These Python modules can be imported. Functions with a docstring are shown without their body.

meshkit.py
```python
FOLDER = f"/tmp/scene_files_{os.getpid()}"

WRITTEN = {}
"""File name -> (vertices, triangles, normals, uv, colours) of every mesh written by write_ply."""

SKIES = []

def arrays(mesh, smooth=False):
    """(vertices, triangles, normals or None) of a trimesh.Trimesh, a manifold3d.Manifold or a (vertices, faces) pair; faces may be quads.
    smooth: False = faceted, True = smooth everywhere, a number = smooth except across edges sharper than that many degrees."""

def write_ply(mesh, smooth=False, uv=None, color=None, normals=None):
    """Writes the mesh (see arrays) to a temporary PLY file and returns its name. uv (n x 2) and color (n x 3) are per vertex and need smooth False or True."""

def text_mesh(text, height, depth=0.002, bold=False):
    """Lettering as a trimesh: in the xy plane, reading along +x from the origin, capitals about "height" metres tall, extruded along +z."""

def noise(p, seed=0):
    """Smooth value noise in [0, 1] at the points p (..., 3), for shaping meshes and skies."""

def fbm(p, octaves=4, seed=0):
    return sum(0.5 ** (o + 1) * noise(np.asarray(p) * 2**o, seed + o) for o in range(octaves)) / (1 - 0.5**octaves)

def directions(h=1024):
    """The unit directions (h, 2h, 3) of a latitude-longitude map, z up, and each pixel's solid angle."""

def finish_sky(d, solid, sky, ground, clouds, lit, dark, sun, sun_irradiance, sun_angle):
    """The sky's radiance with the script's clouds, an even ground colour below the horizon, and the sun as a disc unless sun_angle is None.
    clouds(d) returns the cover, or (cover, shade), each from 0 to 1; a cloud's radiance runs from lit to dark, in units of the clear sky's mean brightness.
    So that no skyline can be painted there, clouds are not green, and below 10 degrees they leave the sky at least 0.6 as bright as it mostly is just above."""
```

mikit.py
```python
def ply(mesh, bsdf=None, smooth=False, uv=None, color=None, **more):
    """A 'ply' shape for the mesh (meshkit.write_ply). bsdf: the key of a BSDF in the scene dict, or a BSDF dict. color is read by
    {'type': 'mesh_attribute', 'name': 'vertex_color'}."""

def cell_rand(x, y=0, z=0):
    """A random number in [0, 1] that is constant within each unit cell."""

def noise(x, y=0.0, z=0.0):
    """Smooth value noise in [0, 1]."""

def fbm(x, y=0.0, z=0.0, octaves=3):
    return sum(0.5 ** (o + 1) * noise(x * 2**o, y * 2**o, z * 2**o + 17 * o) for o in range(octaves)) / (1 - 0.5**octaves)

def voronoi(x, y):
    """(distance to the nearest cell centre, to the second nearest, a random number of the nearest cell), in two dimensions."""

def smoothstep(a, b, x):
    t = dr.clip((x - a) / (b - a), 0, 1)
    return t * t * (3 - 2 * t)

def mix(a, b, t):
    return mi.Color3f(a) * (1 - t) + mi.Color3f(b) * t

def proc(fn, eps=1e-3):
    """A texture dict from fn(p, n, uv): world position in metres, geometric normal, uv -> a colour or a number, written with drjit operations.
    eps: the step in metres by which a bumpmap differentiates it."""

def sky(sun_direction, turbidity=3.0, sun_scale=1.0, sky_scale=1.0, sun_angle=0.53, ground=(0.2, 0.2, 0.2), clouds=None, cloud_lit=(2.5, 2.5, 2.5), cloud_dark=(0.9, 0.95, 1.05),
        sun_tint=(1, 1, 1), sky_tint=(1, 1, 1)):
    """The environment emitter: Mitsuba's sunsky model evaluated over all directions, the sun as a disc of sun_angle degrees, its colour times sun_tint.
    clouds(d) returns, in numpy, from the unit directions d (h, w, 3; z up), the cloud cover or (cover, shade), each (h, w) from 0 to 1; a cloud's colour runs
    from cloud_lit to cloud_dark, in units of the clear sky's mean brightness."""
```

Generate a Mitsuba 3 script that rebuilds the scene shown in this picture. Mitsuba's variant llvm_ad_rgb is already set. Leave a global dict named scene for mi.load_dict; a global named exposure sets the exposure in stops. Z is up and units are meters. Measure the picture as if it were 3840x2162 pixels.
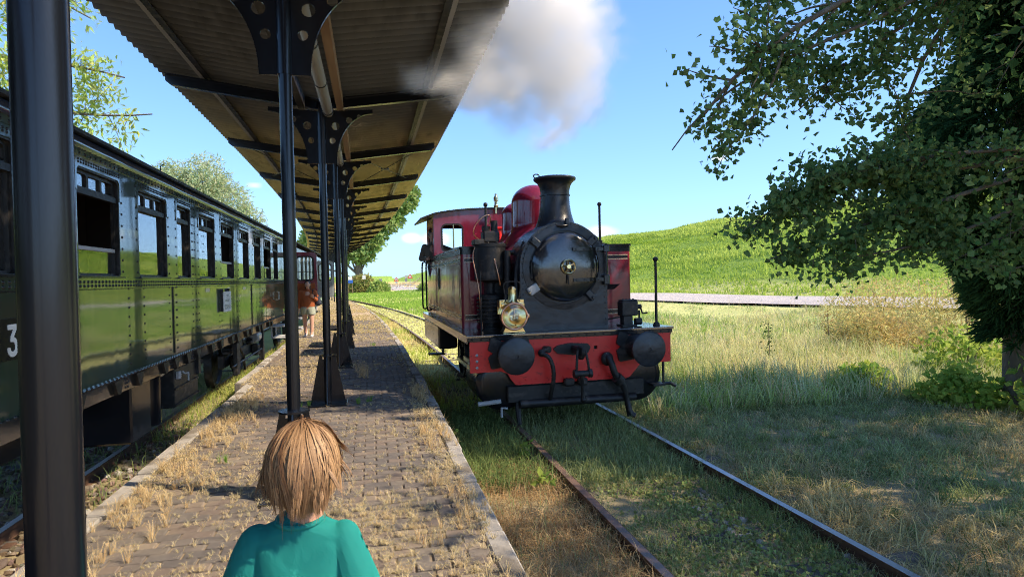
import math, random
import numpy as np, trimesh, shapely, manifold3d as m3
from shapely.geometry import Polygon, Point
import drjit as dr, mitsuba as mi, mikit, meshkit
from mikit import noise, fbm, smoothstep, mix, cell_rand, proc, ply

# ------------------------------------------------------------------ camera, sky, exposure
T = mi.ScalarTransform4f
scene, labels = {'type': 'scene'}, {}
EYE = np.array([0, 0, 1.6])
YAW, PITCH, ROLL, FPX = 0.215, 0.016, 0.021, 2400.0
_f = np.array([math.sin(YAW) * math.cos(PITCH), math.cos(YAW) * math.cos(PITCH), -math.sin(PITCH)])
_r0 = np.array([math.cos(YAW), -math.sin(YAW), 0]); _d0 = np.cross(_f, _r0)
_up = math.sin(ROLL) * _r0 - math.cos(ROLL) * _d0
scene['camera'] = {'type': 'perspective', 'fov': 2 * math.degrees(math.atan(1920 / FPX)), 'fov_axis': 'x', 'near_clip': 0.05, 'far_clip': 6000.0,
                   'to_world': T().look_at(origin=EYE.tolist(), target=(EYE + _f).tolist(), up=_up.tolist())}
SUN = np.array([1.0, -0.49, 1.1]); SUN /= np.linalg.norm(SUN)

def sst_(a, b, x):
    t = np.clip((x - a) / (b - a), 0, 1); return t * t * (3 - 2 * t)

def clouds(d):
    x, y, z = d[..., 0], d[..., 1], d[..., 2]
    el = np.degrees(np.arcsin(np.clip(z, -1, 1)))
    az = np.degrees(np.arctan2(x, y))
    q = np.stack([az / 3.2, el / 1.3, 0 * az], -1)
    n = meshkit.fbm(q, 5, 3)
    band = np.exp(-((el - 5.0) / 3.0) ** 2)
    c = np.clip((n - 0.66) * 9, 0, 1) * band * sst_(40, 60, az)
    big = meshkit.fbm(np.stack([az / 14, el / 5, 0 * az + 4], -1), 5, 9)
    c = np.maximum(c, np.clip((big - 0.60) * 5, 0, 1) * np.exp(-((el - 9) / 5.0) ** 2) * sst_(60, 70, az) * (az < 130))
    puff = 0
    for a, e, sa, se, k in ((3.5, 3.7, 1.0, 0.5, 1), (5.6, 3.6, 1.4, 0.7, 1), (9.5, 3.8, 1.4, 0.9, 1), (20.3, 3.9, 2.0, 0.7, 1), (30.4, 9.7, 0.9, 0.4, .8), (-9.4, 8.1, 0.9, 0.3, .7)):
        puff = np.maximum(puff, k * np.exp(-((az - a) / sa) ** 2 - ((el - e) / se) ** 2))
    c = np.maximum(c, np.clip((puff * (0.5 + n) - 0.38) * 2.2, 0, 0.9))
    return c, np.clip(0.35 - 0.5 * (n - 0.5), 0, 1)

scene['sky'] = mikit.sky(SUN.tolist(), turbidity=2.6, sun_scale=.58, sky_tint=(.77, .89, 1.11), clouds=clouds, cloud_lit=(2.3, 2.3, 2.35), cloud_dark=(1.5, 1.55, 1.7), ground=(0.16, 0.17, 0.08))
exposure = 2.98

# ------------------------------------------------------------------ helpers
rng = np.random.default_rng(7)
PI = math.pi

def A(v): return np.asarray(v, float)

def cat(ms):
    vs, fs, n = [], [], 0
    for v, f in ms:
        v = A(v); f = np.asarray(f, int)
        vs.append(v); fs.append(f + n); n += len(v)
    return np.vstack(vs), np.vstack(fs)

BOXF = np.array([[0, 2, 3], [0, 3, 1], [4, 5, 7], [4, 7, 6], [0, 1, 5], [0, 5, 4], [2, 6, 7], [2, 7, 3], [0, 4, 6], [0, 6, 2], [1, 3, 7], [1, 7, 5]])
def bx(x0, x1, y0, y1, z0, z1):
    v = np.array([[x, y, z] for x in (x0, x1) for y in (y0, y1) for z in (z0, z1)], float)
    return v, BOXF

def cbox(x0, x1, y0, y1, z0, z1, c=0.006):
    """box with chamfered edges: hull of three shrunk boxes"""
    P = []
    for k in range(3):
        s = [c, c, c]; s[k] = 0
        P += [[x, y, z] for x in (x0 + s[0], x1 - s[0]) for y in (y0 + s[1], y1 - s[1]) for z in (z0 + s[2], z1 - s[2])]
    return hull(P)

def hull(P):
    m = m3.Manifold.hull_points(np.asarray(P, np.float64)).to_mesh()
    return np.array(m.vert_properties[:, :3], float), np.array(m.tri_verts, int)

def rot(m, ax, ang, c=(0, 0, 0)):
    v, f = m; ax = A(ax) / np.linalg.norm(ax); c = A(c)
    R = trimesh.transformations.rotation_matrix(ang, ax)[:3, :3]
    return (A(v) - c) @ R.T + c, f

def mv(m, d): return A(m[0]) + A(d), m[1]
def mirx(m, x0=0.0):
    v = A(m[0]).copy(); v[:, 0] = 2 * x0 - v[:, 0]
    return v, np.asarray(m[1])[:, ::-1]

def frame(t):
    t = A(t) / np.linalg.norm(t)
    a = np.cross(t, [0, 0, 1.0] if abs(t[2]) < 0.9 else [1.0, 0, 0]); a /= np.linalg.norm(a)
    return t, a, np.cross(t, a)

def lathe(prof, o, ax, n=24):
    """profile [(r, h)...] around axis ax from o"""
    t, a, b = frame(ax); o = A(o)
    an = np.arange(n) * 2 * PI / n
    ring = np.cos(an)[:, None] * a + np.sin(an)[:, None] * b
    v = np.vstack([o + t * h + ring * max(r, 1e-5) for r, h in prof])
    f = []
    i = np.arange(n); j = (i + 1) % n
    for k in range(len(prof) - 1):
        f.append(np.stack([k * n + i, (k + 1) * n + j, k * n + j], 1)); f.append(np.stack([k * n + i, (k + 1) * n + i, (k + 1) * n + j], 1))
    return fixn((v, np.vstack(f)))

def fixn(m):
    v, f = m
    a, b, c = v[f[:, 0]], v[f[:, 1]], v[f[:, 2]]
    o = v.mean(0)
    vol = np.einsum('ij,ij->i', a - o, np.cross(b - o, c - o)).sum()
    return (v, f[:, ::-1]) if vol < 0 else (v, f)

def cyl(p0, p1, r, r1=None, n=14):
    p0, p1 = A(p0), A(p1); L = np.linalg.norm(p1 - p0); r1 = r if r1 is None else r1
    return lathe([(0, 0), (r, 0), (r1, L), (0, L)], p0, p1 - p0, n)

def ball(c, r, n=12, sc=(1, 1, 1)):
    s = trimesh.creation.uv_sphere(1.0, count=[n, n]); return np.array(s.vertices) * r * A(sc) + A(c), np.array(s.faces)

def tube(P, r, n=8):
    P = A(P); k = len(P); r = np.broadcast_to(A(r), (k,))
    t = np.gradient(P, axis=0); t /= np.linalg.norm(t, axis=1)[:, None] + 1e-12
    a = np.cross(t[0], [0, 0, 1.0] if abs(t[0][2]) < 0.9 else [1.0, 0, 0]); an = np.arange(n) * 2 * PI / n
    vs = []
    for q in range(k):
        a = a - t[q] * (a @ t[q]); a /= np.linalg.norm(a) + 1e-12; b = np.cross(t[q], a)
        vs.append(P[q] + r[q] * (np.cos(an)[:, None] * a + np.sin(an)[:, None] * b))
    i = np.arange(n); j = (i + 1) % n; f = []
    for q in range(k - 1):
        f.append(np.stack([q * n + i, q * n + j, (q + 1) * n + j], 1)); f.append(np.stack([q * n + i, (q + 1) * n + j, (q + 1) * n + i], 1))
    vs += [P[:1], P[-1:]]
    f.append(np.stack([j, i, i * 0 + k * n], 1)); f.append(np.stack([(k - 1) * n + i, (k - 1) * n + j, i * 0 + k * n + 1], 1))
    return np.vstack(vs), np.vstack(f)

def spline(P, n=12):
    from scipy.interpolate import CubicSpline
    P = A(P); s = np.r_[0, np.cumsum(np.linalg.norm(np.diff(P, axis=0), axis=1))]
    return CubicSpline(s, P)(np.linspace(0, s[-1], n))

def ext(poly, h, o=(0, 0, 0), u=(1, 0, 0), w=(0, 0, 1)):
    """extrude a shapely polygon (u, w plane) from o by h along u x w"""
    ps = [poly] if poly.geom_type == 'Polygon' else list(poly.geoms)
    out = []
    u, w, o = A(u), A(w), A(o); nrm = np.cross(u, w)
    for p in ps:
        t = trimesh.creation.extrude_polygon(p, abs(h), engine='earcut'); v = np.array(t.vertices)
        if h < 0: v[:, 2] += h
        out.append((o + v[:, :1] * u + v[:, 1:2] * w + v[:, 2:] * nrm, np.array(t.faces)))
    return cat(out)

def rect(x0, x1, y0, y1, r=0.0, q=5):
    p = shapely.box(x0, y0, x1, y1)
    return p.buffer(-r).buffer(r, quad_segs=q) if r else p

def key_of(k):
    if k not in scene and k not in labels: return k
    n = 1
    while f'{k}_{n:03d}' in scene or f'{k}_{n:03d}' in labels: n += 1
    return f'{k}_{n:03d}'
_cnt = {}
def numbered(k):
    n = _cnt.get(k, 0); _cnt[k] = n + 1
    return k if n == 0 else f'{k}_{n:03d}'

def thing(name, label=None, cat_=None, group=None, kind=None):
    k = numbered(name); labels[k] = {}
    if label: labels[k]['label'] = label
    if cat_: labels[k]['category'] = cat_
    if group: labels[k]['group'] = group
    if kind: labels[k]['kind'] = kind
    return k

def shape(key, mesh, mat, smooth=False, color=None):
    if isinstance(mesh, list): mesh = cat(mesh)
    scene[key] = ply((mesh[0], mesh[1]) if not hasattr(mesh, 'vertices') else mesh, mat, smooth=smooth, color=color)

def part(parent, name, mesh, mat, smooth=False, label=None, kind=None, color=None):
    k = numbered(parent + '__' + name); shape(k, mesh, mat, smooth, color)
    if label or kind:
        labels[k] = {}
        if label: labels[k]['label'] = label
        if kind: labels[k]['kind'] = kind
    return k

def solo(name, mesh, mat, label=None, cat_=None, group=None, kind=None, smooth=False, color=None):
    k = thing(name, label, cat_, group, kind); shape(k, mesh, mat, smooth, color); return k

# ------------------------------------------------------------------ materials
def rgb(c): return {'type': 'rgb', 'value': list(c)}
def two(b): return {'type': 'twosided', 'bsdf': b}
def prin(c, rough=0.5, **k):
    return {'type': 'principled', 'base_color': c if isinstance(c, dict) else rgb(c), 'roughness': rough if isinstance(rough, dict) else float(rough), **k}
def mat(name, b): scene[name] = b; return name
def bump(b, fn, scale, eps=1e-3): return {'type': 'bumpmap', 'arbitrary': proc(fn, eps), 'scale': float(scale), 'bsdf': b}

mat('m_black', two(prin((.006, .007, .011), .2, specular=.45, clearcoat=.25, clearcoat_gloss=.93)))
mat('m_coachblack', two(bump(prin((.016, .015, .013), .10, eta=2.9), lambda p, n, uv: noise(p.x * 2, p.y * 2, p.z * 2), .004)))
def f_blk(p, n, uv):
    a = fbm(p.x * 5, p.y * 5, p.z * 5); return mix((.008, .0115, .019), (.022, .028, .038), smoothstep(.45, .8, a))
mat('m_smokebox', two(bump(prin(proc(f_blk), .36, specular=.6), lambda p, n, uv: fbm(p.x * 9, p.y * 9, p.z * 9), .006)))
def f_iron(p, n, uv):
    a = fbm(p.x * 12, p.y * 12, p.z * 12); return mix((.012, .012, .013), (.05, .042, .036), smoothstep(.5, .8, a))
mat('m_iron', two(prin(proc(f_iron), .5, specular=.5)))
def f_maroon(p, n, uv):
    a = fbm(p.x * 3, p.y * 3, p.z * 3); return mix((.165, .008, .025), (.215, .012, .032), a)
mat('m_maroon', two(bump(prin(proc(f_maroon), .10, eta=1.55, clearcoat=.6, clearcoat_gloss=.98), lambda p, n, uv: noise(p.x * 5, p.y * 6, p.z * .7) + .2 * noise(p.x * 16, p.y * 19, p.z * 2), .006)))
def f_red(p, n, uv):
    a = fbm(p.x * 6, p.y * 6, p.z * 6); b = smoothstep(.62, .85, fbm(p.x * 23, p.y * 23, p.z * 23 + 9))
    return mix(mix((.70, .022, .02), (.80, .035, .028), a), (.20, .02, .02), b * .6)
mat('m_red', two(prin(proc(f_red), .33, specular=.5)))
mat('m_brass', two({'type': 'principled', 'base_color': rgb((.88, .70, .36)), 'metallic': 1.0, 'roughness': .14}))
mat('m_copper', two({'type': 'principled', 'base_color': rgb((.80, .42, .27)), 'metallic': 1.0, 'roughness': .2}))
mat('m_steel', two({'type': 'principled', 'base_color': rgb((.62, .61, .6)), 'metallic': 1.0, 'roughness': .28}))
mat('m_mirror', two({'type': 'principled', 'base_color': rgb((.80, .68, .42)), 'metallic': 1.0, 'roughness': .06}))
mat('m_cream', two(prin((.72, .62, .42), .4)))
mat('m_white', two(prin((.75, .75, .72), .5)))
def f_cgreen(p, n, uv):
    a = fbm(p.y * 2.2, p.z * 1.2, 3); b = smoothstep(.55, .9, fbm(p.y * 9, p.z * 2.0, 5))
    return mix(mix((.026, .044, .026), (.044, .066, .038), a), (.07, .08, .06), b * .35)
mat('m_coach', two(bump(prin(proc(f_cgreen), .06, eta=2.5, clearcoat=1.0, clearcoat_gloss=.99), lambda p, n, uv: noise(p.y * 1.7, p.z * .5, 2) + .12 * noise(p.y * 9, p.z * 1.2, 7), .0045)))
mat('m_coachgrey', two(prin((.30, .33, .34), .2, clearcoat=.8)))
mat('m_glass', {'type': 'thindielectric', 'int_ior': 2.2})
mat('m_lens', {'type': 'thindielectric', 'int_ior': 1.6})
mat('m_interior', two(prin((.035, .022, .016), .6)))
mat('m_cove', two(bump(prin((.02, .03, .06), .13, eta=2.6, clearcoat=1.0), lambda p, n, uv: noise(p.y * 2.2, p.z * 3, 4), .02)))
PITCH_ROOF = .177
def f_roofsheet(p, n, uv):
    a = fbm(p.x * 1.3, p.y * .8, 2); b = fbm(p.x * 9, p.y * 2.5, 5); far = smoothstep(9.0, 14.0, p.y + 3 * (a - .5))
    c = mix((.16, .162, .155), (.58, .49, .23), far)  # painted light: shaded near end dark, sunlit bounce at far end yellow
    trough_shade = .5 + .5 * dr.sin(p.y * (2 * math.pi / PITCH_ROOF))        # shade in the hollows of the sheets, painted on as dark stripes
    c = mi.Color3f(c) * (1 - .5 * trough_shade * (.6 + .4 * b))
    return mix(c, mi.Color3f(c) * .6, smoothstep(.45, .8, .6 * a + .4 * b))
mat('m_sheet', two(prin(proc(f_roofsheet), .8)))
def f_wood(p, n, uv):
    a = fbm(p.x * 14, p.y * 1.2, p.z * 14); return mix((.22, .13, .075), (.38, .26, .16), a)
mat('m_wood', two(prin(proc(f_wood), .7)))
mat('m_pale', two(prin((.30, .29, .27), .55)))
def f_brick(c0, c1, s):
    def fn(p, n, uv):
        a = fbm(p.x * 11 + s, p.y * 11, p.z * 5); b = smoothstep(.5, .75, fbm(p.x * 2.1, p.y * 2.1, s * .1))
        return mix(mix(c0, c1, a), (.34, .28, .20), b * .4)
    return fn
for i, (a, b) in enumerate((((.115, .098, .088), (.19, .163, .14)), ((.135, .105, .088), (.21, .17, .14)), ((.095, .084, .08), (.165, .146, .13)))):
    mat(f'm_brick{i}', bump(prin(proc(f_brick(a, b, i * 7.3)), .75), lambda p, n, uv: fbm(p.x * 45, p.y * 45, p.z * 9), .004))
def f_kerb(p, n, uv):
    a = fbm(p.x * 6, p.y * 6, p.z * 6); b = fbm(p.x * 40, p.y * 40, p.z * 40); c = smoothstep(.52, .72, fbm(p.x * 3, p.y * 3, 8))
    return mix(mix((.22, .205, .185), (.40, .38, .35), .6 * a + .4 * b), (.12, .10, .075), c * .8)
mat('m_kerb', bump(prin(proc(f_kerb), .85), lambda p, n, uv: fbm(p.x * 30, p.y * 30, p.z * 30), .006))
def f_sand(p, n, uv):
    a = fbm(p.x * 8, p.y * 8, 1); return mix((.19, .15, .105), (.38, .30, .20), a)
mat('m_sand', prin(proc(f_sand), .95))
def f_ground(p, n, uv):
    a = fbm(p.x * .9, p.y * .9, 1); b = fbm(p.x * 7, p.y * 7, 4); far = smoothstep(9, 16, p.y + p.x * .25)
    near = mix((.17, .14, .085), (.36, .30, .17), b)
    lush = mix((.34, .37, .12), (.50, .48, .19), a)
    c = mix(near, lush, smoothstep(.3, .7, far * .85 + .35 * (a - .5)))
    wheat = smoothstep(150, 165, p.y) * smoothstep(30, 10, p.x) * smoothstep(420, 360, p.y)
    c = mix(c, (.42, .30, .12), wheat)
    dk = smoothstep(.5, 1.4, p.z)
    return mix(c, mix((.15, .24, .03), (.22, .32, .05), b), dk)
mat('m_ground', prin(proc(f_ground), .95))
def f_road(p, n, uv):
    a = fbm(p.x * 1.5, p.y * 1.5, 2); b = noise(p.x * 30, p.y * 30, 3); return mix((.30, .265, .24), (.42, .38, .35), .7 * a + .3 * b)
mat('m_road', prin(proc(f_road), .9))
def f_rust(p, n, uv):
    a = fbm(p.x * 15, p.y * 6, p.z * 25); return mix((.055, .030, .02), (.15, .085, .055), a)
mat('m_rust', prin(proc(f_rust), .75))
def f_sleeper(p, n, uv):
    a = fbm(p.x * 3, p.y * 30, p.z * 30); return mix((.06, .052, .045), (.17, .15, .13), a)
mat('m_sleeper', prin(proc(f_sleeper), .9))
mat('m_railtop', two({'type': 'principled', 'base_color': rgb((.40, .38, .39)), 'metallic': 1.0, 'roughness': .42}))
mat('m_railworn', two(prin((.16, .105, .08), .45, specular=.6)))
mat('m_doorblack', two(bump(prin((.007, .008, .012), .13, eta=1.9, clearcoat=.6), lambda p, n, uv: noise(p.x * 7, p.y * 7, p.z * 7), .003)))
VC = {'type': 'mesh_attribute', 'name': 'vertex_color'}
mat('m_leaf', {'type': 'principledthin', 'base_color': VC, 'roughness': .45, 'diff_trans': .75, 'spec_trans': 0.0, 'eta': 1.4})
mat('m_straw', {'type': 'principledthin', 'base_color': VC, 'roughness': .7, 'diff_trans': .6, 'spec_trans': 0.0, 'eta': 1.35})
mat('m_vc', two(prin(VC, .85)))
def f_bark(p, n, uv):
    a = fbm(p.x * 9, p.y * 9, p.z * 2); return mix((.09, .075, .055), (.24, .2, .15), a)
mat('m_bark', two(prin(proc(f_bark), .9)))
mat('m_skin', two(prin((.58, .33, .23), .5, specular=.4)))
mat('m_teal', two(bump(prin((.006, .215, .19), .85, sheen=.4), lambda p, n, uv: fbm(p.x * 13, p.y * 13, p.z * 7) + .2 * noise(p.x * 400, p.y * 400, p.z * 400), .012)))
mat('m_navy', two(prin((.02, .025, .045), .7)))
mat('m_rustknit', two(prin((.36, .095, .03), .9, sheen=.5)))
mat('m_sage', two(prin((.36, .38, .30), .85)))
mat('m_olive', two(prin((.12, .11, .085), .85)))
mat('m_shoe', two(prin((.78, .77, .75), .6)))
mat('m_hair', two({'type': 'principled', 'base_color': VC, 'roughness': .55, 'specular': .35}))
mat('m_signred', two(prin((.62, .02, .03), .4)))
mat('m_signblue', two(prin((.03, .12, .5), .4)))
mat('m_signgrey', two(prin((.22, .24, .26), .5)))
mat('m_galv', two(prin((.42, .43, .44), .5)))
# ------------------------------------------------------------------ the setting: ground, dike, road, platform, tracks
def offT(y): return -np.maximum(A(y) - 8, 0) ** 2 / 680.0
def offP(y): return 0.8 * offT(y)
FOOT = A([(75, -30), (58, 8), (42, 25), (31, 36), (25.5, 46.5), (20.5, 75), (17, 130), (14, 200), (13.5, 290), (17, 500), (26, 900), (40, 1500)])

def foot_dist(x, y):
    """signed distance to the foot of the dike, positive on its side"""
    best = np.full(np.shape(x), 1e9); sg = np.ones(np.shape(x))
    for a, b in zip(FOOT[:-1], FOOT[1:]):
        e = b - a; t = np.clip(((x - a[0]) * e[0] + (y - a[1]) * e[1]) / (e @ e), 0, 1)
        dx, dy = x - a[0] - t * e[0], y - a[1] - t * e[1]
        d = np.hypot(dx, dy); s = np.sign(dx * e[1] - dy * e[0]); m = d < best
        best = np.where(m, d, best); sg = np.where(m, s, sg)
    return best * sg

def sst(a, b, x):
    t = np.clip((A(x) - a) / (b - a), 0, 1); return t * t * (3 - 2 * t)

def ground(x, y):
    x, y = A(x), A(y)
    p = np.stack([x, y, 0 * x], -1)
    near = np.hypot(x, y)
    z = -0.47 + 0.05 * (meshkit.fbm(p * 0.8, 3, 5) - .5) + 0.5 * (meshkit.fbm(p * 0.07, 2, 6) - .5) * sst(18, 40, near)
    d = foot_dist(x, y)
    t = np.clip(d / 27.0, 0, 1); h = 9.3 * (0.35 * sst(0, 1, t) + 0.65 * t)
    bk = np.clip((d - 32) / 27.0, 0, 1); h = h * (1 - sst(0, 1, bk))
    h = h * (1 + 0.10 * (meshkit.fbm(p * 0.05, 2, 8) - .5))
    z = z + np.where(d > 0, h, 0)
    z = z + .22 * sst(-16.5, -14.0, d) * (1 - sst(-5.0, -3.0, d)) * sst(15, 24, y)
    xr = x - 3.4 - offT(y)
    z = z + 0.35 * sst(1.0, 6, xr) * sst(20, 34, y) * (1 - sst(60, 110, y)) * (d < -3)
    z = z + (sst(230, 620, y) * 4.6 + sst(700, 820, y) * (1 - sst(840, 960, y)) * 3.5) * (d < 0)
    return z

def axis(*seg):
    o = []
    for a, b, n in seg: o += list(np.linspace(a, b, n, endpoint=False))
    return A(o + [seg[-1][1]])
gx = axis((-1500, -200, 12), (-200, -40, 16), (-40, -8, 24), (-8, 16, 80), (16, 70, 70), (70, 160, 30), (160, 1500, 14))
gy = axis((-600, -40, 8), (-40, 0, 14), (0, 30, 90), (30, 120, 90), (120, 330, 60), (330, 1000, 40), (1000, 4500, 14))
GX, GY = np.meshgrid(gx, gy)
GZ = ground(GX, GY)
q = np.arange(GX.size).reshape(GX.shape)
gf = np.vstack([np.stack([q[:-1, :-1].ravel(), q[:-1, 1:].ravel(), q[1:, 1:].ravel()], 1), np.stack([q[:-1, :-1].ravel(), q[1:, 1:].ravel(), q[1:, :-1].ravel()], 1)])
solo('ground', (np.stack([GX.ravel(), GY.ravel(), GZ.ravel()], 1), gf), 'm_ground', kind='structure', smooth=True)

def strip(line, a, b, dz, nx=4):
    """sheet along a polyline between two lateral offsets (positive right), laid on the ground"""
    L = spline(line, 60); t = np.gradient(L, axis=0); t /= np.linalg.norm(t, axis=1)[:, None]; nr = np.stack([t[:, 1], -t[:, 0]], 1)
    s = np.linspace(a, b, nx)
    P = L[:, None] + nr[:, None] * s[None, :, None]
    z = ground(P[..., 0], P[..., 1]); z = z.max(1, keepdims=True) * .5 + z * .5 + dz
    v = np.concatenate([P, z[..., None]], -1).reshape(-1, 3); q = np.arange(len(v)).reshape(len(L), nx)
    f = np.vstack([np.stack([q[:-1, :-1].ravel(), q[:-1, 1:].ravel(), q[1:, 1:].ravel()], 1), np.stack([q[:-1, :-1].ravel(), q[1:, 1:].ravel(), q[1:, :-1].ravel()], 1)])
    return v, f
solo('road', [strip(FOOT[1:8], -14.0, -5.2, .05, 10), strip([(14, 137), (2, 150), (-16, 168), (-60, 205)], -4, 4, .09)], 'm_road', kind='structure', smooth=True)

# platform
PYS = np.r_[np.linspace(-3, 30, 34), np.linspace(31, 76, 46)]
def left_edge(y): return np.where(A(y) < 10.7, -1.86, -2.05)
def sheet_along(ys, xa, xb, z0, z1):
    """closed slab following the platform curve"""
    ys = A(ys); o = offP(ys); v = []
    for y, d in zip(ys, o):
        a, b = float(xa(y)) + d, float(xb(y)) + d; v += [[a, y, z0], [b, y, z0], [b, y, z1], [a, y, z1]]
    f = []
    for k in range(len(ys) - 1):
        for c in range(4):
            i, j = 4 * k + c, 4 * k + (c + 1) % 4; f += [[i, j, j + 4], [i, j + 4, i + 4]]
    e = 4 * (len(ys) - 1); f += [[0, 2, 1], [0, 3, 2], [e, e + 1, e + 2], [e, e + 2, e + 3]]
    return fixn((A(v), np.array(f)))
plat = thing('platform', kind='structure')
y1 = PYS[PYS < 10.7]
part(plat, 'slab', [sheet_along(np.r_[y1, 10.69], left_edge, lambda y: .65, -.62, -.014), sheet_along(np.r_[10.71, PYS[PYS > 10.8]], left_edge, lambda y: .65, -.62, -.014)], 'm_sand')
bricks, nb = [[], [], []], 0
yy, row = 2.5, 0
while yy < 27:
    x = left_edge(yy) + .01 - (.104 if row % 2 else 0)
    o = float(offP(yy)); tilt0 = rng.normal(0, .004)
    while x < .64:
        L = .196 + rng.normal(0, .004); xa, xb = max(x, float(left_edge(yy)) + .005), min(x + L, .645)
        if xb - xa > .05:
            g = .0055 + abs(rng.normal(0, .0015)); z = rng.normal(0, .0028) - .003 * math.sin(yy * 1.7 + x)
            b = cbox(xa + g, xb, yy + g * .7, yy + .098, -.05, z, .005)
            b = rot(b, (0, 1, 0), rng.normal(0, .011), ((xa + xb) / 2, yy, z)); b = rot(b, (1, 0, 0), rng.normal(0, .014), (x, yy + .05, z)); b = rot(b, (0, 0, 1), rng.normal(0, .012), ((xa + xb) / 2, yy, z))
            b = mv(b, (o, 0, 0)); m = int(rng.integers(0, 3))
            if yy > 3.25 and nb < 300:
                part(plat, 'brick', b, f'm_brick{m}'); nb += 1
            else: bricks[m].append(b)
        x += .205
    yy += .104; row += 1
for m in range(3): part(plat, 'brickwork', bricks[m], f'm_brick{m}', kind='stuff')
ky = -1.0
while ky < 74:
    L = .98 if ky < 30 else 1.98
    for s in (0, 1):
        if s == 0: a, b = .655, .79
        else: e = float(left_edge(ky + .5)); a, b = e - .15, e - .005
        o0, o1 = float(offP(ky)), float(offP(ky + L)); z = rng.normal(0, .004) + .004
        m = cbox(a, b, ky + .008, ky + L - .008, -.55, z, .012); v = m[0].copy(); v[:, 0] += np.interp(v[:, 1], [ky, ky + L], [o0, o1]) + rng.normal(0, .006)
        part(plat, 'kerb_stone', (v, m[1]), 'm_kerb')
    ky += L + .02

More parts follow.
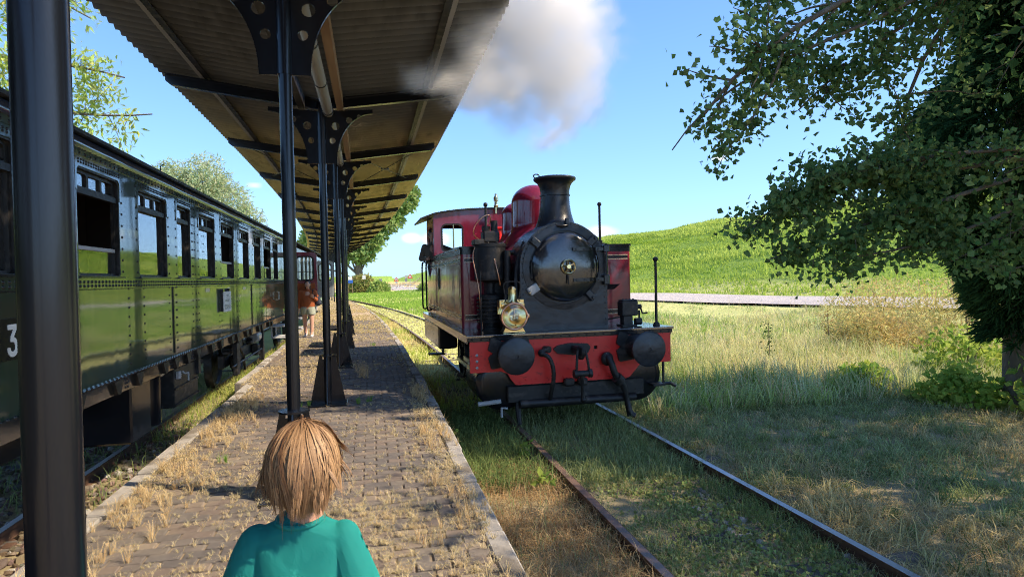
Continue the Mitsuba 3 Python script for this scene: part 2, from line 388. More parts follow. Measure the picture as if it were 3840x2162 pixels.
# railway tracks
def rail_mesh(x0, ys, curve):
    """flat-bottomed rail and its worn running surface"""
    pr = A([(-.062, 0), (.062, 0), (.062, .012), (.012, .028), (.010, .095), (.036, .108), (.036, .14), (-.036, .14), (-.036, .108), (-.010, .095), (-.012, .028), (-.062, .012)])
    v = []
    for y in ys:
        o = float(offT(y)) if curve else 0.0
        v += [[x0 + o + a, y, -.493 + b] for a, b in pr]
    n = len(pr); f = []
    for k in range(len(ys) - 1):
        for c in range(n):
            i, j = n * k + c, n * k + (c + 1) % n; f += [[i, j, j + n], [i, j + n, i + n]]
    tops = []
    for y in ys:
        o = float(offT(y)) if curve else 0.0
        tops += [[x0 + o - .031, y, -.3528], [x0 + o + .031, y, -.3528]]
    ft = []
    for k in range(len(ys) - 1): i = 2 * k; ft += [[i, i + 1, i + 3], [i, i + 3, i + 2]]
    return fixn((A(v), np.array(f))), (A(tops), np.array(ft))
for name, x0, lab, curve in (('railway_track', 1.837, 'railway track right of the platform with overgrown sleepers, under the locomotive', True), ('railway_track', -4.492, 'railway track left of the platform under the green carriages', False)):
    tr = thing(name, lab, 'railway track')
    ys = np.r_[np.arange(-3, 30, 1.0), np.arange(30, 100, 1.5)] if curve else np.r_[np.arange(-3, 62, 1.5)]
    for s in (0, 1):
        a, b = rail_mesh(x0 + 1.505 * s, ys, curve); k = part(tr, 'rail', a, 'm_rust'); part(k, 'running_surface', b, 'm_railtop' if (s or not curve) else 'm_railworn')
    for i, y in enumerate(np.arange(-1.4, 48, .66)):
        o = float(offT(y)) if curve else 0
        if curve and 9 < y < 14.5 and i % 2: continue
        b = cbox(x0 + o - .5, x0 + o + 2.0, y - .12, y + .12, -.64, -.475 + rng.normal(0, .008), .012)
        part(tr, 'sleeper', rot(b, (0, 0, 1), rng.normal(0, .015), (x0 + .75 + o, y, 0)), 'm_sleeper')
    for s in (0, 1):
        cl = []
        for y in np.arange(-1.4, 30, .66):
            o = float(offT(y)) if curve else 0
            for e in (-1, 1): cl.append(cbox(x0 + o + 1.505 * s + e * .085 - .045, x0 + o + 1.505 * s + e * .085 + .045, y - .05, y + .05, -.485, -.45, .01))
        part(tr, 'rail_chair', cl, 'm_rust', kind='stuff')

ICO = trimesh.creation.icosphere(1); ICO0 = trimesh.creation.icosahedron()
def stones(P, r, cols=None):
    b = A(ICO0.vertices); vs = []; fs = []
    n = len(P); k = len(b)
    J = 1 + rng.normal(0, .22, (n, k, 1)); S = rng.uniform(.55, 1.25, (n, 1, 3)) * A([1, 1, .75])
    an = rng.uniform(0, 2 * PI, n); c, s = np.cos(an), np.sin(an)
    v = b[None] * J * S * A(r)[:, None, None]
    v = np.stack([v[..., 0] * c[:, None] - v[..., 1] * s[:, None], v[..., 0] * s[:, None] + v[..., 1] * c[:, None], v[..., 2]], -1) + A(P)[:, None]
    f = (np.array(ICO0.faces)[None] + (np.arange(n) * k)[:, None, None]).reshape(-1, 3)
    return (v.reshape(-1, 3), f), (None if cols is None else np.repeat(cols, k, 0))
n = 5200
P = np.stack([rng.uniform(-5.0, -2.05, n), 1.5 + 9 * rng.random(n) ** 1.3, np.zeros(n)], 1); P[:, 2] = ground(P[:, 0], P[:, 1]) + rng.uniform(-.01, .03, n)
c = A([.15, .115, .085]) * rng.uniform(.6, 1.5, (n, 1)) + rng.normal(0, .012, (n, 3)); c[rng.random(n) < .07] = (.36, .34, .31)
m, c = stones(P, rng.uniform(.018, .05, n), np.clip(c, .02, .8))
solo('ballast', m, 'm_vc', kind='stuff', label='brown ballast stones beside the rail left of the platform', smooth=False, color=c)
n = 1500
P = np.stack([rng.uniform(1.9, 3.3, n), 2.4 + 9 * rng.random(n) ** 1.5, np.zeros(n)], 1)
kp = meshkit.fbm(P * 1.3, 2, 4) > .5; P = P[kp]; n = len(P); far = np.stack([rng.uniform(1.7, 3.4, 900), rng.uniform(15, 48, 900), np.zeros(900)], 1); far[:, 0] += offT(far[:, 1]); P = np.vstack([P, far]); n = len(P)
P[:, 2] = ground(P[:, 0], P[:, 1]) + rng.uniform(-.005, .02, n)
c = A([.27, .24, .20]) * rng.uniform(.5, 1.6, (n, 1)); m, c = stones(P, rng.uniform(.015, .045, n), np.clip(c, .02, .8))
solo('gravel', m, 'm_vc', kind='stuff', label='pale stones scattered between the rails right of the platform', color=c)
# ------------------------------------------------------------------ station canopy
cn = thing('platform_canopy', 'butterfly platform canopy of corrugated sheets on black iron columns down the middle of the platform', 'canopy')
CX, ZB, SL, HW = -.597, 3.84, .14, 2.0        # centre line, underside of beams, slope, half width
colY = [1.365 + 3.684 * k for k in range(-1, 19)]
def cxy(y): return CX + float(offP(y))
# corrugated sheets, one per side
ysw = np.arange(-2.6, 70.3, .0125 * 1.25)
wave = .03 * np.sin(ysw * 2 * PI / PITCH_ROOF)
for s in (-1, 1):
    xs = A([.04, .7, 1.4, HW]); o = offP(ysw)
    X = CX + o[:, None] + s * xs[None]; Y = np.repeat(ysw[:, None], len(xs), 1); Z = ZB + .235 + SL * xs[None] + wave[:, None]
    n = len(xs); q = np.arange(X.size).reshape(X.shape)
    def quad(q): return np.vstack([np.stack([q[:-1, :-1].ravel(), q[:-1, 1:].ravel(), q[1:, 1:].ravel()], 1), np.stack([q[:-1, :-1].ravel(), q[1:, 1:].ravel(), q[1:, :-1].ravel()], 1)])
    v0 = np.stack([X.ravel(), Y.ravel(), Z.ravel()], 1); v1 = v0 + [0, 0, .009]
    f0 = quad(q); N = len(v0)
    e = q[:, -1]; ed = np.vstack([np.stack([e[:-1], e[1:], e[1:] + N], 1), np.stack([e[:-1], e[1:] + N, e[:-1] + N], 1)])
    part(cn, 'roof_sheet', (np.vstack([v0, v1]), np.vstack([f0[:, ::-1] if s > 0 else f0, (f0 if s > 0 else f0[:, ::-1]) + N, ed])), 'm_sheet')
def along(x, z, w, h, ys, matn, name, lab=None):
    """bar running along the canopy at lateral offset x"""
    v = []
    for y in ys:
        c = cxy(y) + x; v += [[c - w / 2, y, z], [c + w / 2, y, z], [c + w / 2, y, z + h], [c - w / 2, y, z + h]]
    f = []
    for k in range(len(ys) - 1):
        for c in range(4): i, j = 4 * k + c, 4 * k + (c + 1) % 4; f += [[i, j, j + 4], [i, j + 4, i + 4]]
    f += [[0, 2, 1], [0, 3, 2]]
    return part(cn, name, fixn((A(v), np.array(f))), matn, label=lab)
yl = np.arange(-2.5, 70, 1.0)
for s in (-1, 1):
    along(s * 1.42, ZB + .145 + SL * 1.42, .05, .07, yl, 'm_pale', 'purlin'); along(s * 1.36, ZB + .14 + SL * 1.42, .07, .012, yl, 'm_iron', 'purlin')
    along(s * .24, ZB + .02, .085, .15, yl, 'm_wood' if s > 0 else 'm_iron', 'purlin')
gut = []
yp = np.arange(-2.5, 68, 1.5)
part(cn, 'drain_pipe', tube([[cxy(y) + .09, y, ZB - .02] for y in yp], .066, 14), 'm_pale', smooth=40)
for y in np.arange(.2, 40, 1.2): gut.append(cyl((cxy(y) + .09, y, ZB - .02), (cxy(y) + .09, y + .03, ZB - .02), .071, n=14))
part(cn, 'drain_pipe_collar', gut, 'm_iron', smooth=40, kind='stuff')
def ibeam(s, y):
    """channel rafter from the middle to one edge of the canopy"""
    c = cxy(y); x0, x1 = .02, 1.86; o = []
    pr = [(x0, ZB + SL * x0), (x1 - .07, ZB + SL * (x1 - .07)), (x1, ZB + SL * x1 + .05), (x1, ZB + SL * x1 + .14), (x0, ZB + SL * x0 + .14)]
    o.append(ext(Polygon(pr), .012, (c, y + .006, 0), (s, 0, 0), (0, 0, 1)))
    for dz in (0, .128):
        m = bx(x0, x1 - .08 * (dz == 0), -.04, .04, 0, .012); v = m[0].copy(); v[:, 2] += ZB + SL * v[:, 0] + dz - .001; v[:, 0] = c + s * v[:, 0]; v[:, 1] += y
        o.append((v, m[1] if s > 0 else m[1][:, ::-1]))
    return cat(o)
def bracket():
    a = [(0, 3.83), (.63, 3.83 + .045), (.63, 3.77 + .045)]
    cx_, cz_, r1, r2 = .63, 3.15, .475, .665
    a += [(.63 - .475 * math.sin(t), 3.15 + .665 * math.cos(t)) for t in np.linspace(0.0, PI / 2, 14)]
    a += [(.155, 3.15), (0, 3.15)]
    h = Polygon(a)
    for s, hs in ((1, ((.135, 3.64, .05), (.31, 3.72, .04), (.09, 3.45, .038), (.44, 3.77, .03))),):
        for x, z, r in hs: h = h.difference(Point(x + .015, z).buffer(r, 12))
    return h
BRK = bracket()
def column(k, y):
    c = cxy(y); R = .0485
    sh = part(cn, 'column', lathe([(0, .02), (R, .02), (R, 3.15), (R * 1.12, 3.15), (R * 1.12, ZB + .1), (0, ZB + .1)], (c, y, 0), (0, 0, 1), 24 if k < 5 else 12), 'm_black', smooth=40)
    if y < 45:
        fin = Polygon([(-.225, .012), (.225, .012), (.105, .63), (.062, .63), (.062, .585), (-.062, .585), (-.062, .63), (-.105, .63)])
        ms = [ext(fin, .012, (c, y + .006, 0)), ext(fin, .012, (c - .006, y, 0), (0, 1, 0)), lathe([(0, .63), (.115, .63), (.115, .644), (0, .644)], (c, y, 0), (0, 0, 1), 20), cbox(c - .24, c + .24, y - .2, y + .2, -.004, .012, .003)]
        part(sh, 'pedestal', ms, 'm_black')
    bm = []
    for s in (-1, 1):
        bm.append(ext(BRK, .012, (c + s * R * .6, y + .006, 0), (s, 0, 0)))
        rim = [(x, z) for x, z in zip(*BRK.exterior.xy) if x > .15 and z < 3.83]
        if y < 14:
            pts = [(.63 - .475 * math.sin(t), 3.15 + .665 * math.cos(t)) for t in np.linspace(0, PI / 2, 14)]
            for (xa, za), (xb, zb) in zip(pts[:-1], pts[1:]):
                bm.append(hull([[c + s * (x + R * .6), y + e, z + dz] for x, z in ((xa, za), (xb, zb)) for e in (-.014, .014) for dz in (0, .006)]))
    part(sh, 'bracket', bm, 'm_black')
for k, y in enumerate(colY):
    column(k - 1, y)
    for s in (-1, 1): part(cn, 'beam', ibeam(s, y), 'm_black')
for s in (-1, 1):        # crossed tie rods with a ring plate
    ya, yb = colY[4], colY[5]; z = lambda x: ZB + .06 + SL * x
    P = lambda x, y: (cxy(y) + s * x, y, z(x))
    m = [tube([P(.35, ya), P(1.6, yb)], .008, 6), tube([P(1.6, ya), P(.35, yb)], .008, 6)]
    c = A([cxy((ya + yb) / 2) + s * .975, (ya + yb) / 2, z(.975)]); m.append(cyl(c - [0, 0, .012], c + [0, 0, .012], .09, n=18))
    part(cn, 'tie_rod', m, 'm_iron')
be = thing('bench', 'low dark bench between the canopy columns, left of the fourth column', 'bench')
part(be, 'seat', cbox(-1.2, -.74, 16.1, 17.6, .42, .46, .008), 'm_iron'); 
for y in (16.3, 17.4): part(be, 'leg', [cbox(-1.15, -1.1, y - .03, y + .03, 0, .42, .004), cbox(-.85, -.8, y - .03, y + .03, 0, .42, .004)], 'm_iron')
# ------------------------------------------------------------------ passenger carriages
SX = -2.34                                   # plane of the platform side
def rivets(P, r=.011, ax=(1, 0, 0), mesh=None):
    """small domed rivet heads at P pointing along ax"""
    t, a, b = frame(ax); an = np.arange(6) * PI / 3
    base = np.vstack([np.cos(an)[:, None] * a + np.sin(an)[:, None] * b, [t * .75]])
    mid = (np.cos(an)[:, None] * a + np.sin(an)[:, None] * b) * .7 + t * .5
    loc = np.vstack([base[:6], mid, [t * .7]]); P = A(P); n = len(P)
    v = (P[:, None] + loc[None] * r).reshape(-1, 3)
    i = np.arange(6); j = (i + 1) % 6
    f = np.vstack([np.stack([i, j, j + 6], 1), np.stack([i, j + 6, i + 6], 1), np.stack([i + 6, j + 6, i * 0 + 12], 1)])
    return v, (f[None] + (np.arange(n) * 13)[:, None, None]).reshape(-1, 3)
def yz(poly, x, d): return ext(poly, d, (x, 0, 0), (0, 1, 0), (0, 0, 1))   # extrude towards +x

co = thing('passenger_carriage', 'dark green riveted passenger carriage with number 3 board along the left platform edge', 'railway carriage')
Y0, Y1 = -2.2, 18.46
W = [(-.7, .2, 'big'), (1.05, 1.95, 'big'), (2.55, 3.45, 'big'), (4.02, 4.96, 'big'), (5.87, 6.77, 'open'), (7.27, 8.21, 'big'), (8.61, 9.21, 'small'), (9.63, 10.55, 'big'), (10.97, 11.92, 'open2'), (12.34, 13.31, 'big'), (13.79, 14.67, 'big'), (15.1, 16.08, 'open2'), (16.38, 17.25, 'big')]
wall = shapely.box(Y0, .75, Y1, 2.72)
for a, b, k in W: wall = wall.difference(rect(a, b, 1.685, 2.60, .05))
part(co, 'body_side', yz(wall, SX - .075, .075), 'm_coach')
for m_ in [bx(-5.14, SX - .076, Y1 - .05, Y1 - .001, .75, 2.85), bx(-5.14, SX - .076, Y0, Y0 + .05, .75, 2.85), bx(-5.14, -5.08, Y0 + .05, Y1 - .05, .75, 2.85)]: part(co, 'end_wall', m_, 'm_coach')
part(co, 'interior_partition', [bx(-3.3, -3.26, Y0 + .1, Y1 - .1, .9, 2.8), bx(-5.0, SX - .08, Y0 + .1, Y1 - .1, .86, .9), bx(-5.0, SX - .08, Y0 + .1, Y1 - .1, 2.76, 2.8)] + [bx(-3.25, SX - .11, y, y + .05, .9, 2.76) for y in (-.3, 2.2, 5.4, 8.4, 9.4, 12.1, 14.9, 17.4)], 'm_interior')
part(co, 'waist_band', [bx(SX - .001, SX + .006, Y0, Y1, 1.588, 1.664), bx(SX - .001, SX + .016, Y0, Y1, 1.664, 1.676)], 'm_coach')
part(co, 'frieze_band', bx(SX - .001, SX + .006, Y0, Y1, 2.69, 2.775), 'm_coach')
def along_y(prof, y0, y1, n=2):
    prof = A(prof); ys = np.linspace(y0, y1, n); v = np.vstack([np.c_[prof[:, 0], np.full(len(prof), y), prof[:, 1]] for y in ys]); m = len(prof); f = []
    for k in range(n - 1):
        for c in range(m): i, j = m * k + c, m * k + (c + 1) % m; f += [[i, j, j + m], [i, j + m, i + m]]
    cap = trimesh.creation.triangulate_polygon(Polygon(prof), engine='earcut')[1]
    return fixn((v, np.vstack([f, cap[:, ::-1], cap + m * (n - 1)])))
cv = [(-2.42, 2.74)] + [(-2.42 + .105 * math.cos(t), 2.79 + .085 * math.sin(t)) for t in np.linspace(-.5, 1.5, 10)] + [(-2.46, 2.87)]
part(co, 'cove_moulding', along_y(cv, Y0, Y1, 24), 'm_cove', smooth=50)
rp = [(-2.31, 2.868), (-2.31, 2.90)] + [(-3.74 + x, 2.90 + .32 * (1 - (x / 1.43) ** 2)) for x in np.linspace(1.42, -1.42, 16)] + [(-5.17, 2.90), (-5.17, 2.868)]
rf = part(co, 'roof', along_y(rp, Y0 - .05, Y1 + .08, 30), 'm_iron', smooth=40)
for y in (5.4, 9.0, 13, 16): part(rf, 'ventilator', lathe([(0, 3.19), (.1, 3.19), (.1, 3.32), (.17, 3.33), (.12, 3.4), (0, 3.41)], (-3.74, y, 0), (0, 0, 1), 16), 'm_iron', smooth=40)
part(rf, 'lamp_bracket', [tube([(-2.5, y, 2.94), (-2.5, y, 3.06), (-2.47, y + .03, 3.09)], .006, 5) for y in (8.6, 9.7)], 'm_iron')
R = []
ys = np.arange(Y0 + .05, Y1, .075)
for z in (1.609, 1.643): R.append(rivets(np.c_[np.full(len(ys), SX + .006), ys, np.full(len(ys), z)], .015))
ys = np.arange(Y0 + .05, Y1, .105)
for z in (2.712, 2.752): R.append(rivets(np.c_[np.full(len(ys), SX + .006), ys, np.full(len(ys), z)], .014))
zc = np.arange(.84, 1.58, .092); zw = np.arange(1.74, 2.62, .11)
for y in (1.0, 2.3, 3.6, 5.7, 6.95, 7.38, 8.24, 8.50, 8.53, 9.25, 9.42, 9.55, 10.75, 10.9, 12.1, 12.3, 13.38, 13.64, 14.0, 14.4, 14.8, 15.3, 15.9, 16.3): R.append(rivets(np.c_[np.full(len(zc), SX), np.full(len(zc), y), zc], .0135))
for a, b, k in W:
    for y in (a - .055, b + .055): R.append(rivets(np.c_[np.full(len(zw), SX), np.full(len(zw), y), zw], .0135))
    yr = np.arange(a + .03, b, .05)
    for z in (2.632, 2.655): R.append(rivets(np.c_[np.full(len(yr), SX + .008), yr, np.full(len(yr), z)], .012))
for y in (8.9, 8.98, 9.38, 9.46): R.append(rivets(np.c_[np.full(len(zw), SX), np.full(len(zw), y + .42), zw], .012))
ys = np.arange(Y0 + .05, Y1, .09); R.append(rivets(np.c_[np.full(len(ys), SX + .035), ys, np.full(len(ys), .755)], .016))
part(co, 'rivet_heads', R, 'm_black', smooth=True, kind='stuff')
part(co, 'panel_seam', [bx(SX - .001, SX + .012, y - .025, y + .012, .79, 1.585) for y in (2.0, 8.385, 13.51)] + [bx(SX - .001, SX + .004, Y0, Y1, 1.574, 1.586)], 'm_black')
for a, b, k in W:
    w = part(co, 'window', [yz(rect(a + .002, b - .002, 1.687, 2.598, .05).difference(shapely.box(a + .035, 1.72, b - .035, 2.385)).difference(shapely.box(a + .035, 2.435, b - .035, 2.57)), SX - .065, .030),
                          yz(shapely.box(a + .016, 2.385, b - .016, 2.435), SX - .0345, .02), yz(rect(a + .001, b - .001, 1.686, 2.599, .05).difference(rect(a + .014, b - .014, 1.70, 2.586, .05)), SX - .0345, .032)], 'm_iron')
    part(w, 'sill', bx(SX + .0005, SX + .03, a - .03, b + .03, 1.677, 1.694), 'm_black')
    hd = rect(a - .04, b + .04, 2.40, 2.675, .04).difference(rect(a - .001, b + .001, 1.6, 2.601, .05))
    part(w, 'head_plate', yz(hd, SX - .001, .009), 'm_coach')
    L = b - a - .07
    if k == 'small': bars = [(a + .035, b - .035)]
    else: bars = [(a + .035 + L * i / 3, a + .035 + L * (i + 1) / 3) for i in range(3)]
    fan = shapely.box(a + .035, 2.435, b - .035, 2.57)
    for i, (p, q) in enumerate(bars):
        if i == 1: op = shapely.box(p + .02, 2.45, q - .02, 2.555)
        else: op = rect(p + .02, q - .02, 2.45, 2.56, .03)
        fan = fan.difference(op)
    part(w, 'fanlight_bars', yz(fan, SX - .062, .025), 'm_iron')
    xg = SX - .055
    part(w, 'fanlight_pane', (A([[xg, a + .03, 2.43], [xg, b - .03, 2.43], [xg, b - .03, 2.575], [xg, a + .03, 2.575]]), np.array([[0, 1, 2], [0, 2, 3]])), 'm_glass')
    top = {'open': 1.93, 'open2': 1.955}.get(k, 2.39)
    part(w, 'pane', (A([[xg, a + .03, 1.71], [xg, b - .03, 1.71], [xg, b - .03, top], [xg, a + .03, top]]), np.array([[0, 1, 2], [0, 2, 3]])), 'm_glass')
    if k in ('open', 'open2'): part(w, 'sash_rail', bx(xg - .012, xg + .022, a + .036, b - .036, top - .012, top + .02), 'm_galv', label='bright metal top rail of the lowered pane')
nb_ = part(co, 'number_board', yz(shapely.box(4.66, 1.13, 4.99, 1.405), SX, .01), 'm_black', label='black board with white figure 3')
tm = meshkit.text_mesh('3', .20, .004, True); v = np.array(tm.vertices); v[:, 0] *= .82
part(nb_, 'figure', (np.stack([SX + .0105 + v[:, 2], 4.755 + v[:, 0], 1.16 + v[:, 1]], 1), np.array(tm.faces)), 'm_white')
bd = part(co, 'notice_board', yz(rect(10.82, 11.36, 1.16, 1.485, .015), SX + .040, .012), 'm_white', label='white notice board held off the carriage side by two dark brackets')
part(bd, 'bracket', [bx(SX, SX + .039, y, y + .05, 1.17, 1.475) for y in (10.84, 11.29)] + [bx(SX, SX + .05, y, y + .1, 1.46, 1.53) for y in (10.8, 11.25)], 'm_black')
part(bd, 'print', [bx(SX + .0522, SX + .0528, 11.09 - w, 11.09 + w, z, z + .012) for w, z in ((.08, 1.42), (.06, 1.40), (.16, 1.345), (.18, 1.325), (.22, 1.26), (.22, 1.24), (.2, 1.22), (.21, 1.20))], 'm_signgrey', kind='stuff')
for y in (9.93, 11.32, 12.66): part(co, 'label_plate', yz(rect(y, y + .22, 1.492, 1.548, .01), SX, .006), 'm_cream')
part(co, 'door_handle', [tube([(SX, 16.83, 1.39), (SX + .06, 16.83, 1.38), (SX + .06, 16.83, 1.2), (SX, 16.83, 1.19)], .011, 8)], 'm_white', smooth=True)
# underframe
part(co, 'solebar', [bx(-2.45, SX + .0, Y0, Y1, .60, .735), bx(-2.45, SX + .035, Y0, Y1, .736, .749)], 'm_coachblack')
for y in (-1.0, .4, 1.75, 3.1, 4.5, 5.2):
    pass
gy_ = [(2.4, 2.95), (3.8, 4.35), (5.15, 5.7), (6.5, 7.06), (7.9, 8.32), (8.82, 9.3), (10.1, 10.68), (11.47, 11.9), (12.76, 13.2), (14.05, 14.45), (15.4, 15.8)]
for a, b in gy_:
    for c in (a, b): part(co, 'gusset', yz(Polygon([(c - .06, .732), (c + .16, .732), (c + .08, .602), (c + .02, .602)]), SX + .0005, .035), 'm_iron')
R = []
for a, b in gy_:
    for c in (a + .3, a + .36):
        for z in (.63, .67, .71): R.append((SX + .001, c, z))
part(co, 'solebar_rivets', rivets(R, .013), 'm_iron', smooth=True, kind='stuff')
bb = part(co, 'battery_box', [cbox(-2.95, -2.42, 8.62, 9.7, .08, .56, .01), bx(-2.42, -2.405, 8.62, 9.7, .3, .325), bx(-2.42, -2.40, 8.62, 9.7, .1, .125), cbox(-2.44, -2.38, 9.6, 9.72, .36, .62, .006)], 'm_iron')
part(bb, 'latch', [tube([(-2.4, 8.9, .5), (-2.37, 8.9, .47), (-2.37, 9.05, .46), (-2.37, 9.05, .36)], .011, 6), cbox(-2.42, -2.38, 8.68, 8.78, .43, .52, .005)], 'm_galv')
part(co, 'tank', [cbox(-3.2, -2.48, 7.35, 7.95, -.05, .6, .02), lathe([(0, 0), (.2, 0), (.2, .62), (0, .62)], (-2.68, 8.28, -.03), (0, 0, 1), 20), cbox(-3.4, -2.9, 2.5, 6.8, .2, .6, .01)], 'm_black', smooth=30)
part(co, 'yellow_valve', [ball((-2.5, 8.35, .56), .05), cyl((-2.5, 8.35, .56), (-2.45, 8.5, .58), .025)], 'm_cream', smooth=True)
for yb in (1.3, 14.2):
    bo = part(co, 'bogie', [cbox(-2.78, -2.68, yb - 1.7, yb + 1.7, .05, .3, .02), cbox(-4.8, -4.7, yb - 1.7, yb + 1.7, .05, .3, .02), cbox(-4.8, -2.7, yb - .2, yb + .2, .1, .5, .02)], 'm_iron')
    for y in (yb - 1.1, yb + 1.1):
        for x in (-2.99, -4.49): part(bo, 'wheel', lathe([(0, -.07), (.2, -.07), (.3, -.03), (.44, -.03), (.46, -.06), (.49, -.06), (.455, .07), (.40, .07), (.36, .03), (0, .05)], (x, y, .10), (1, 0, 0), 32), 'm_iron', smooth=30)
        part(bo, 'axle_box', [cbox(-2.67, -2.52, y - .14, y + .14, .0, .25, .02), cbox(-2.72, -2.6, y - .5, y + .5, .3, .36, .01), cbox(-2.72, -2.6, y - .36, y + .36, .36, .41, .01)], 'm_iron')
    if yb > 5:
        part(bo, 'brake_cylinder', lathe([(0, 0), (.12, 0), (.15, .05), (.15, .4), (.1, .46), (0, .46)], (-2.62, 15.0, .42), (0, 1, 0), 18), 'm_coachgrey', smooth=30)
        part(bo, 'brake_linkage', [tube([(-2.55, 13.0, .5), (-2.5, 13.4, .2), (-2.52, 13.6, -.1)], .025, 6), cbox(-2.56, -2.48, 12.7, 12.95, -.1, .5, .01), cbox(-2.56, -2.46, 15.5, 15.62, -.15, .55, .01), tube([(-2.5, 12.4, .1), (-2.5, 15.8, .12)], .02, 6)], 'm_iron')
st = part(co, 'footstep', [cbox(-2.46, -2.12, 16.45, 17.3, .53, .56, .006), cbox(-2.42, -2.1, 16.45, 17.3, .25, .28, .006), bx(-2.44, -2.41, 16.5, 16.53, .26, .7), bx(-2.44, -2.41, 17.22, 17.25, .26, .7)], 'm_galv')
part(co, 'gangway', [cbox(-4.4, -3.0, Y1 + .081, Y1 + .5, .8, 2.75, .03)] + [cbox(-4.45, -2.95, Y1 + .12 + .11 * i, Y1 + .17 + .11 * i, .78, 2.78, .01) for i in range(4)], 'm_iron')

# the next vehicle, seen past the end of the first, with two doors swung open
c2 = thing('passenger_carriage', 'farther carriage with doors swung open, beyond the end of the dark green carriage', 'railway carriage')
ZS = Y1 + 1.0
w2 = shapely.box(ZS, .75, ZS + 17.5, 2.72); W2 = [(ZS + 1.75 + 1.42 * i, ZS + 2.65 + 1.42 * i) for i in range(11)]
for a, b in W2: w2 = w2.difference(rect(a, b, 1.685, 2.58, .05))
for y in (ZS + .55, ZS + 9.0): w2 = w2.difference(rect(y, y + .72, .95, 2.6, .06))
part(c2, 'body_side', yz(w2, SX - .06, .06), 'm_coachgrey'); part(c2, 'interior_partition', [bx(-3.3, -3.26, ZS + .1, ZS + 17.4, .9, 2.8), bx(-5.0, SX - .07, ZS + .1, ZS + 17.4, .86, .9)], 'm_interior')
for y in (ZS, ZS + 17.4): part(c2, 'end_wall', bx(-5.14, SX - .061, y, y + .05, .75, 2.85), 'm_coachgrey')
part(c2, 'lower_panel', bx(SX - .001, SX + .006, ZS + 1.4, ZS + 8.9, .76, 1.62), 'm_coach')
part(c2, 'roof', along_y(rp, ZS - .05, ZS + 17.55, 12), 'm_iron', smooth=40)
for a, b in W2: part(c2, 'window', yz(rect(a + .002, b - .002, 1.687, 2.578, .05).difference(shapely.box(a + .035, 1.72, b - .035, 2.55)), SX - .1, .04), 'm_coach')
part(c2, 'solebar', bx(-2.6, SX, ZS, ZS + 17.5, .56, .735), 'm_iron'); part(c2, 'footstep', [cbox(-2.46, -2.1, ZS + .4, ZS + 1.3, .5, .53, .006), cbox(-2.4, -2.08, ZS + .4, ZS + 1.3, .22, .25, .006)], 'm_galv')
for y, c in ((ZS + 3, 0), (ZS + 14.4, 0)):
    for yy in (y - 1.1, y + 1.1): part(c2, 'wheel', lathe([(0, -.07), (.2, -.07), (.44, -.03), (.49, -.06), (.455, .07), (.36, .03), (0, .05)], (-2.99, yy, .10), (1, 0, 0), 24), 'm_iron', smooth=30)
def door(yd, matn, lower, lab, x0=SX + .02, w=.72):
    pl = rect(x0, x0 + w, .95, 2.5, .12).difference(rect(x0 + .13, x0 + w - .11, 1.68, 2.36, .1, 8))
    d = part(c2, 'door', ext(pl, .045, (0, yd, 0)), matn, label=lab, smooth=False)
    part(d, 'lower_panel', ext(rect(x0 + .06, x0 + w - .06, .99, 1.58, .02), .012, (0, yd - .045, 0)), lower)
    part(d, 'window_frame', ext(rect(x0 + .1, x0 + w - .08, 1.65, 2.39, .12, 8).difference(rect(x0 + .14, x0 + w - .12, 1.69, 2.35, .1, 8)), .014, (0, yd - .0455, 0)), 'm_iron')
    part(d, 'window_bar', tube([(x0 + .12, yd - .05, 1.9), (x0 + .3, yd - .055, 1.93), (x0 + w - .1, yd - .05, 1.9)], .012, 6), 'm_iron')
    part(d, 'pane', (A([[x0 + .12, yd - .02, 1.66], [x0 + w - .1, yd - .02, 1.66], [x0 + w - .1, yd - .02, 2.38], [x0 + .12, yd - .02, 2.38]]), np.array([[0, 1, 2], [0, 2, 3]])), 'm_glass')
door(ZS + .5, 'm_maroon', 'm_rustknit', 'dark red door swung open towards the platform')
door(ZS + 8.9, 'm_coachgrey', 'm_signgrey', 'pale grey door with an arched window, swung open')
# ------------------------------------------------------------------ steam locomotive (local x across, y back from the buffer beam, z as in the world)
LX, LY = 2.59, 8.107
lo = thing('steam_locomotive', 'maroon tank locomotive with black smokebox and red buffer beam on the right track', 'steam locomotive')
def L_(m):
    m = cat(m) if isinstance(m, list) else m
    v = A(m[0]) + [LX, LY, 0]; v[:, 2] += .008 * (v[:, 0] - LX)      # the track leans a little into its curve
    v[:, 0] += offT(v[:, 1]) * .9
    return v, m[1]
def lp(name, m, matn, smooth=35, parent=lo, **k): return part(parent, name, L_(m), matn, smooth, **k)
def xz(poly, y, d): return ext(poly, -d if d > 0 else -d, (0, y, 0))         # extrude backwards (+y)
def lathey(prof, x, y, z, n=40): return lathe(prof, (x, y, z), (0, 1, 0), n)  # profile along +y
PZ = .885
lp('running_plate', [cbox(-1.43, 1.43, -.03, 6.5, PZ - .03, PZ, .004)], 'm_coachblack')
lp('angle_iron', [cbox(-1.41, 1.41, -.018, .03, .803, PZ - .031, .003)], 'm_black')
lp('plate_rivets', [rivets([(x, -.018, .83) for x in np.linspace(-1.36, 1.36, 24)], .014, (0, -1, 0))], 'm_black', True, kind='stuff')
lp('valance', [cbox(s * 1.42 - .012 * (s > 0), s * 1.42 + .012 * (s < 0), .03, 6.5, .775, PZ - .031, .003) for s in (-1, 1)], 'm_coachblack', kind='stuff')
arcL = [(-.99 + .24 * math.sin(t), .165 + .24 * math.cos(t)) for t in np.linspace(0, 1.15, 8)]
beam = Polygon([(-1.39, .803), (-1.39, .405), (-.99, .405)] + [(-.90, .372), (-.86, .30), (-.80, .222), (-.76, .217), (.74, .217), (.79, .235), (.86, .31), (.93, .385), (1.0, .405), (1.39, .405), (1.39, .803)])
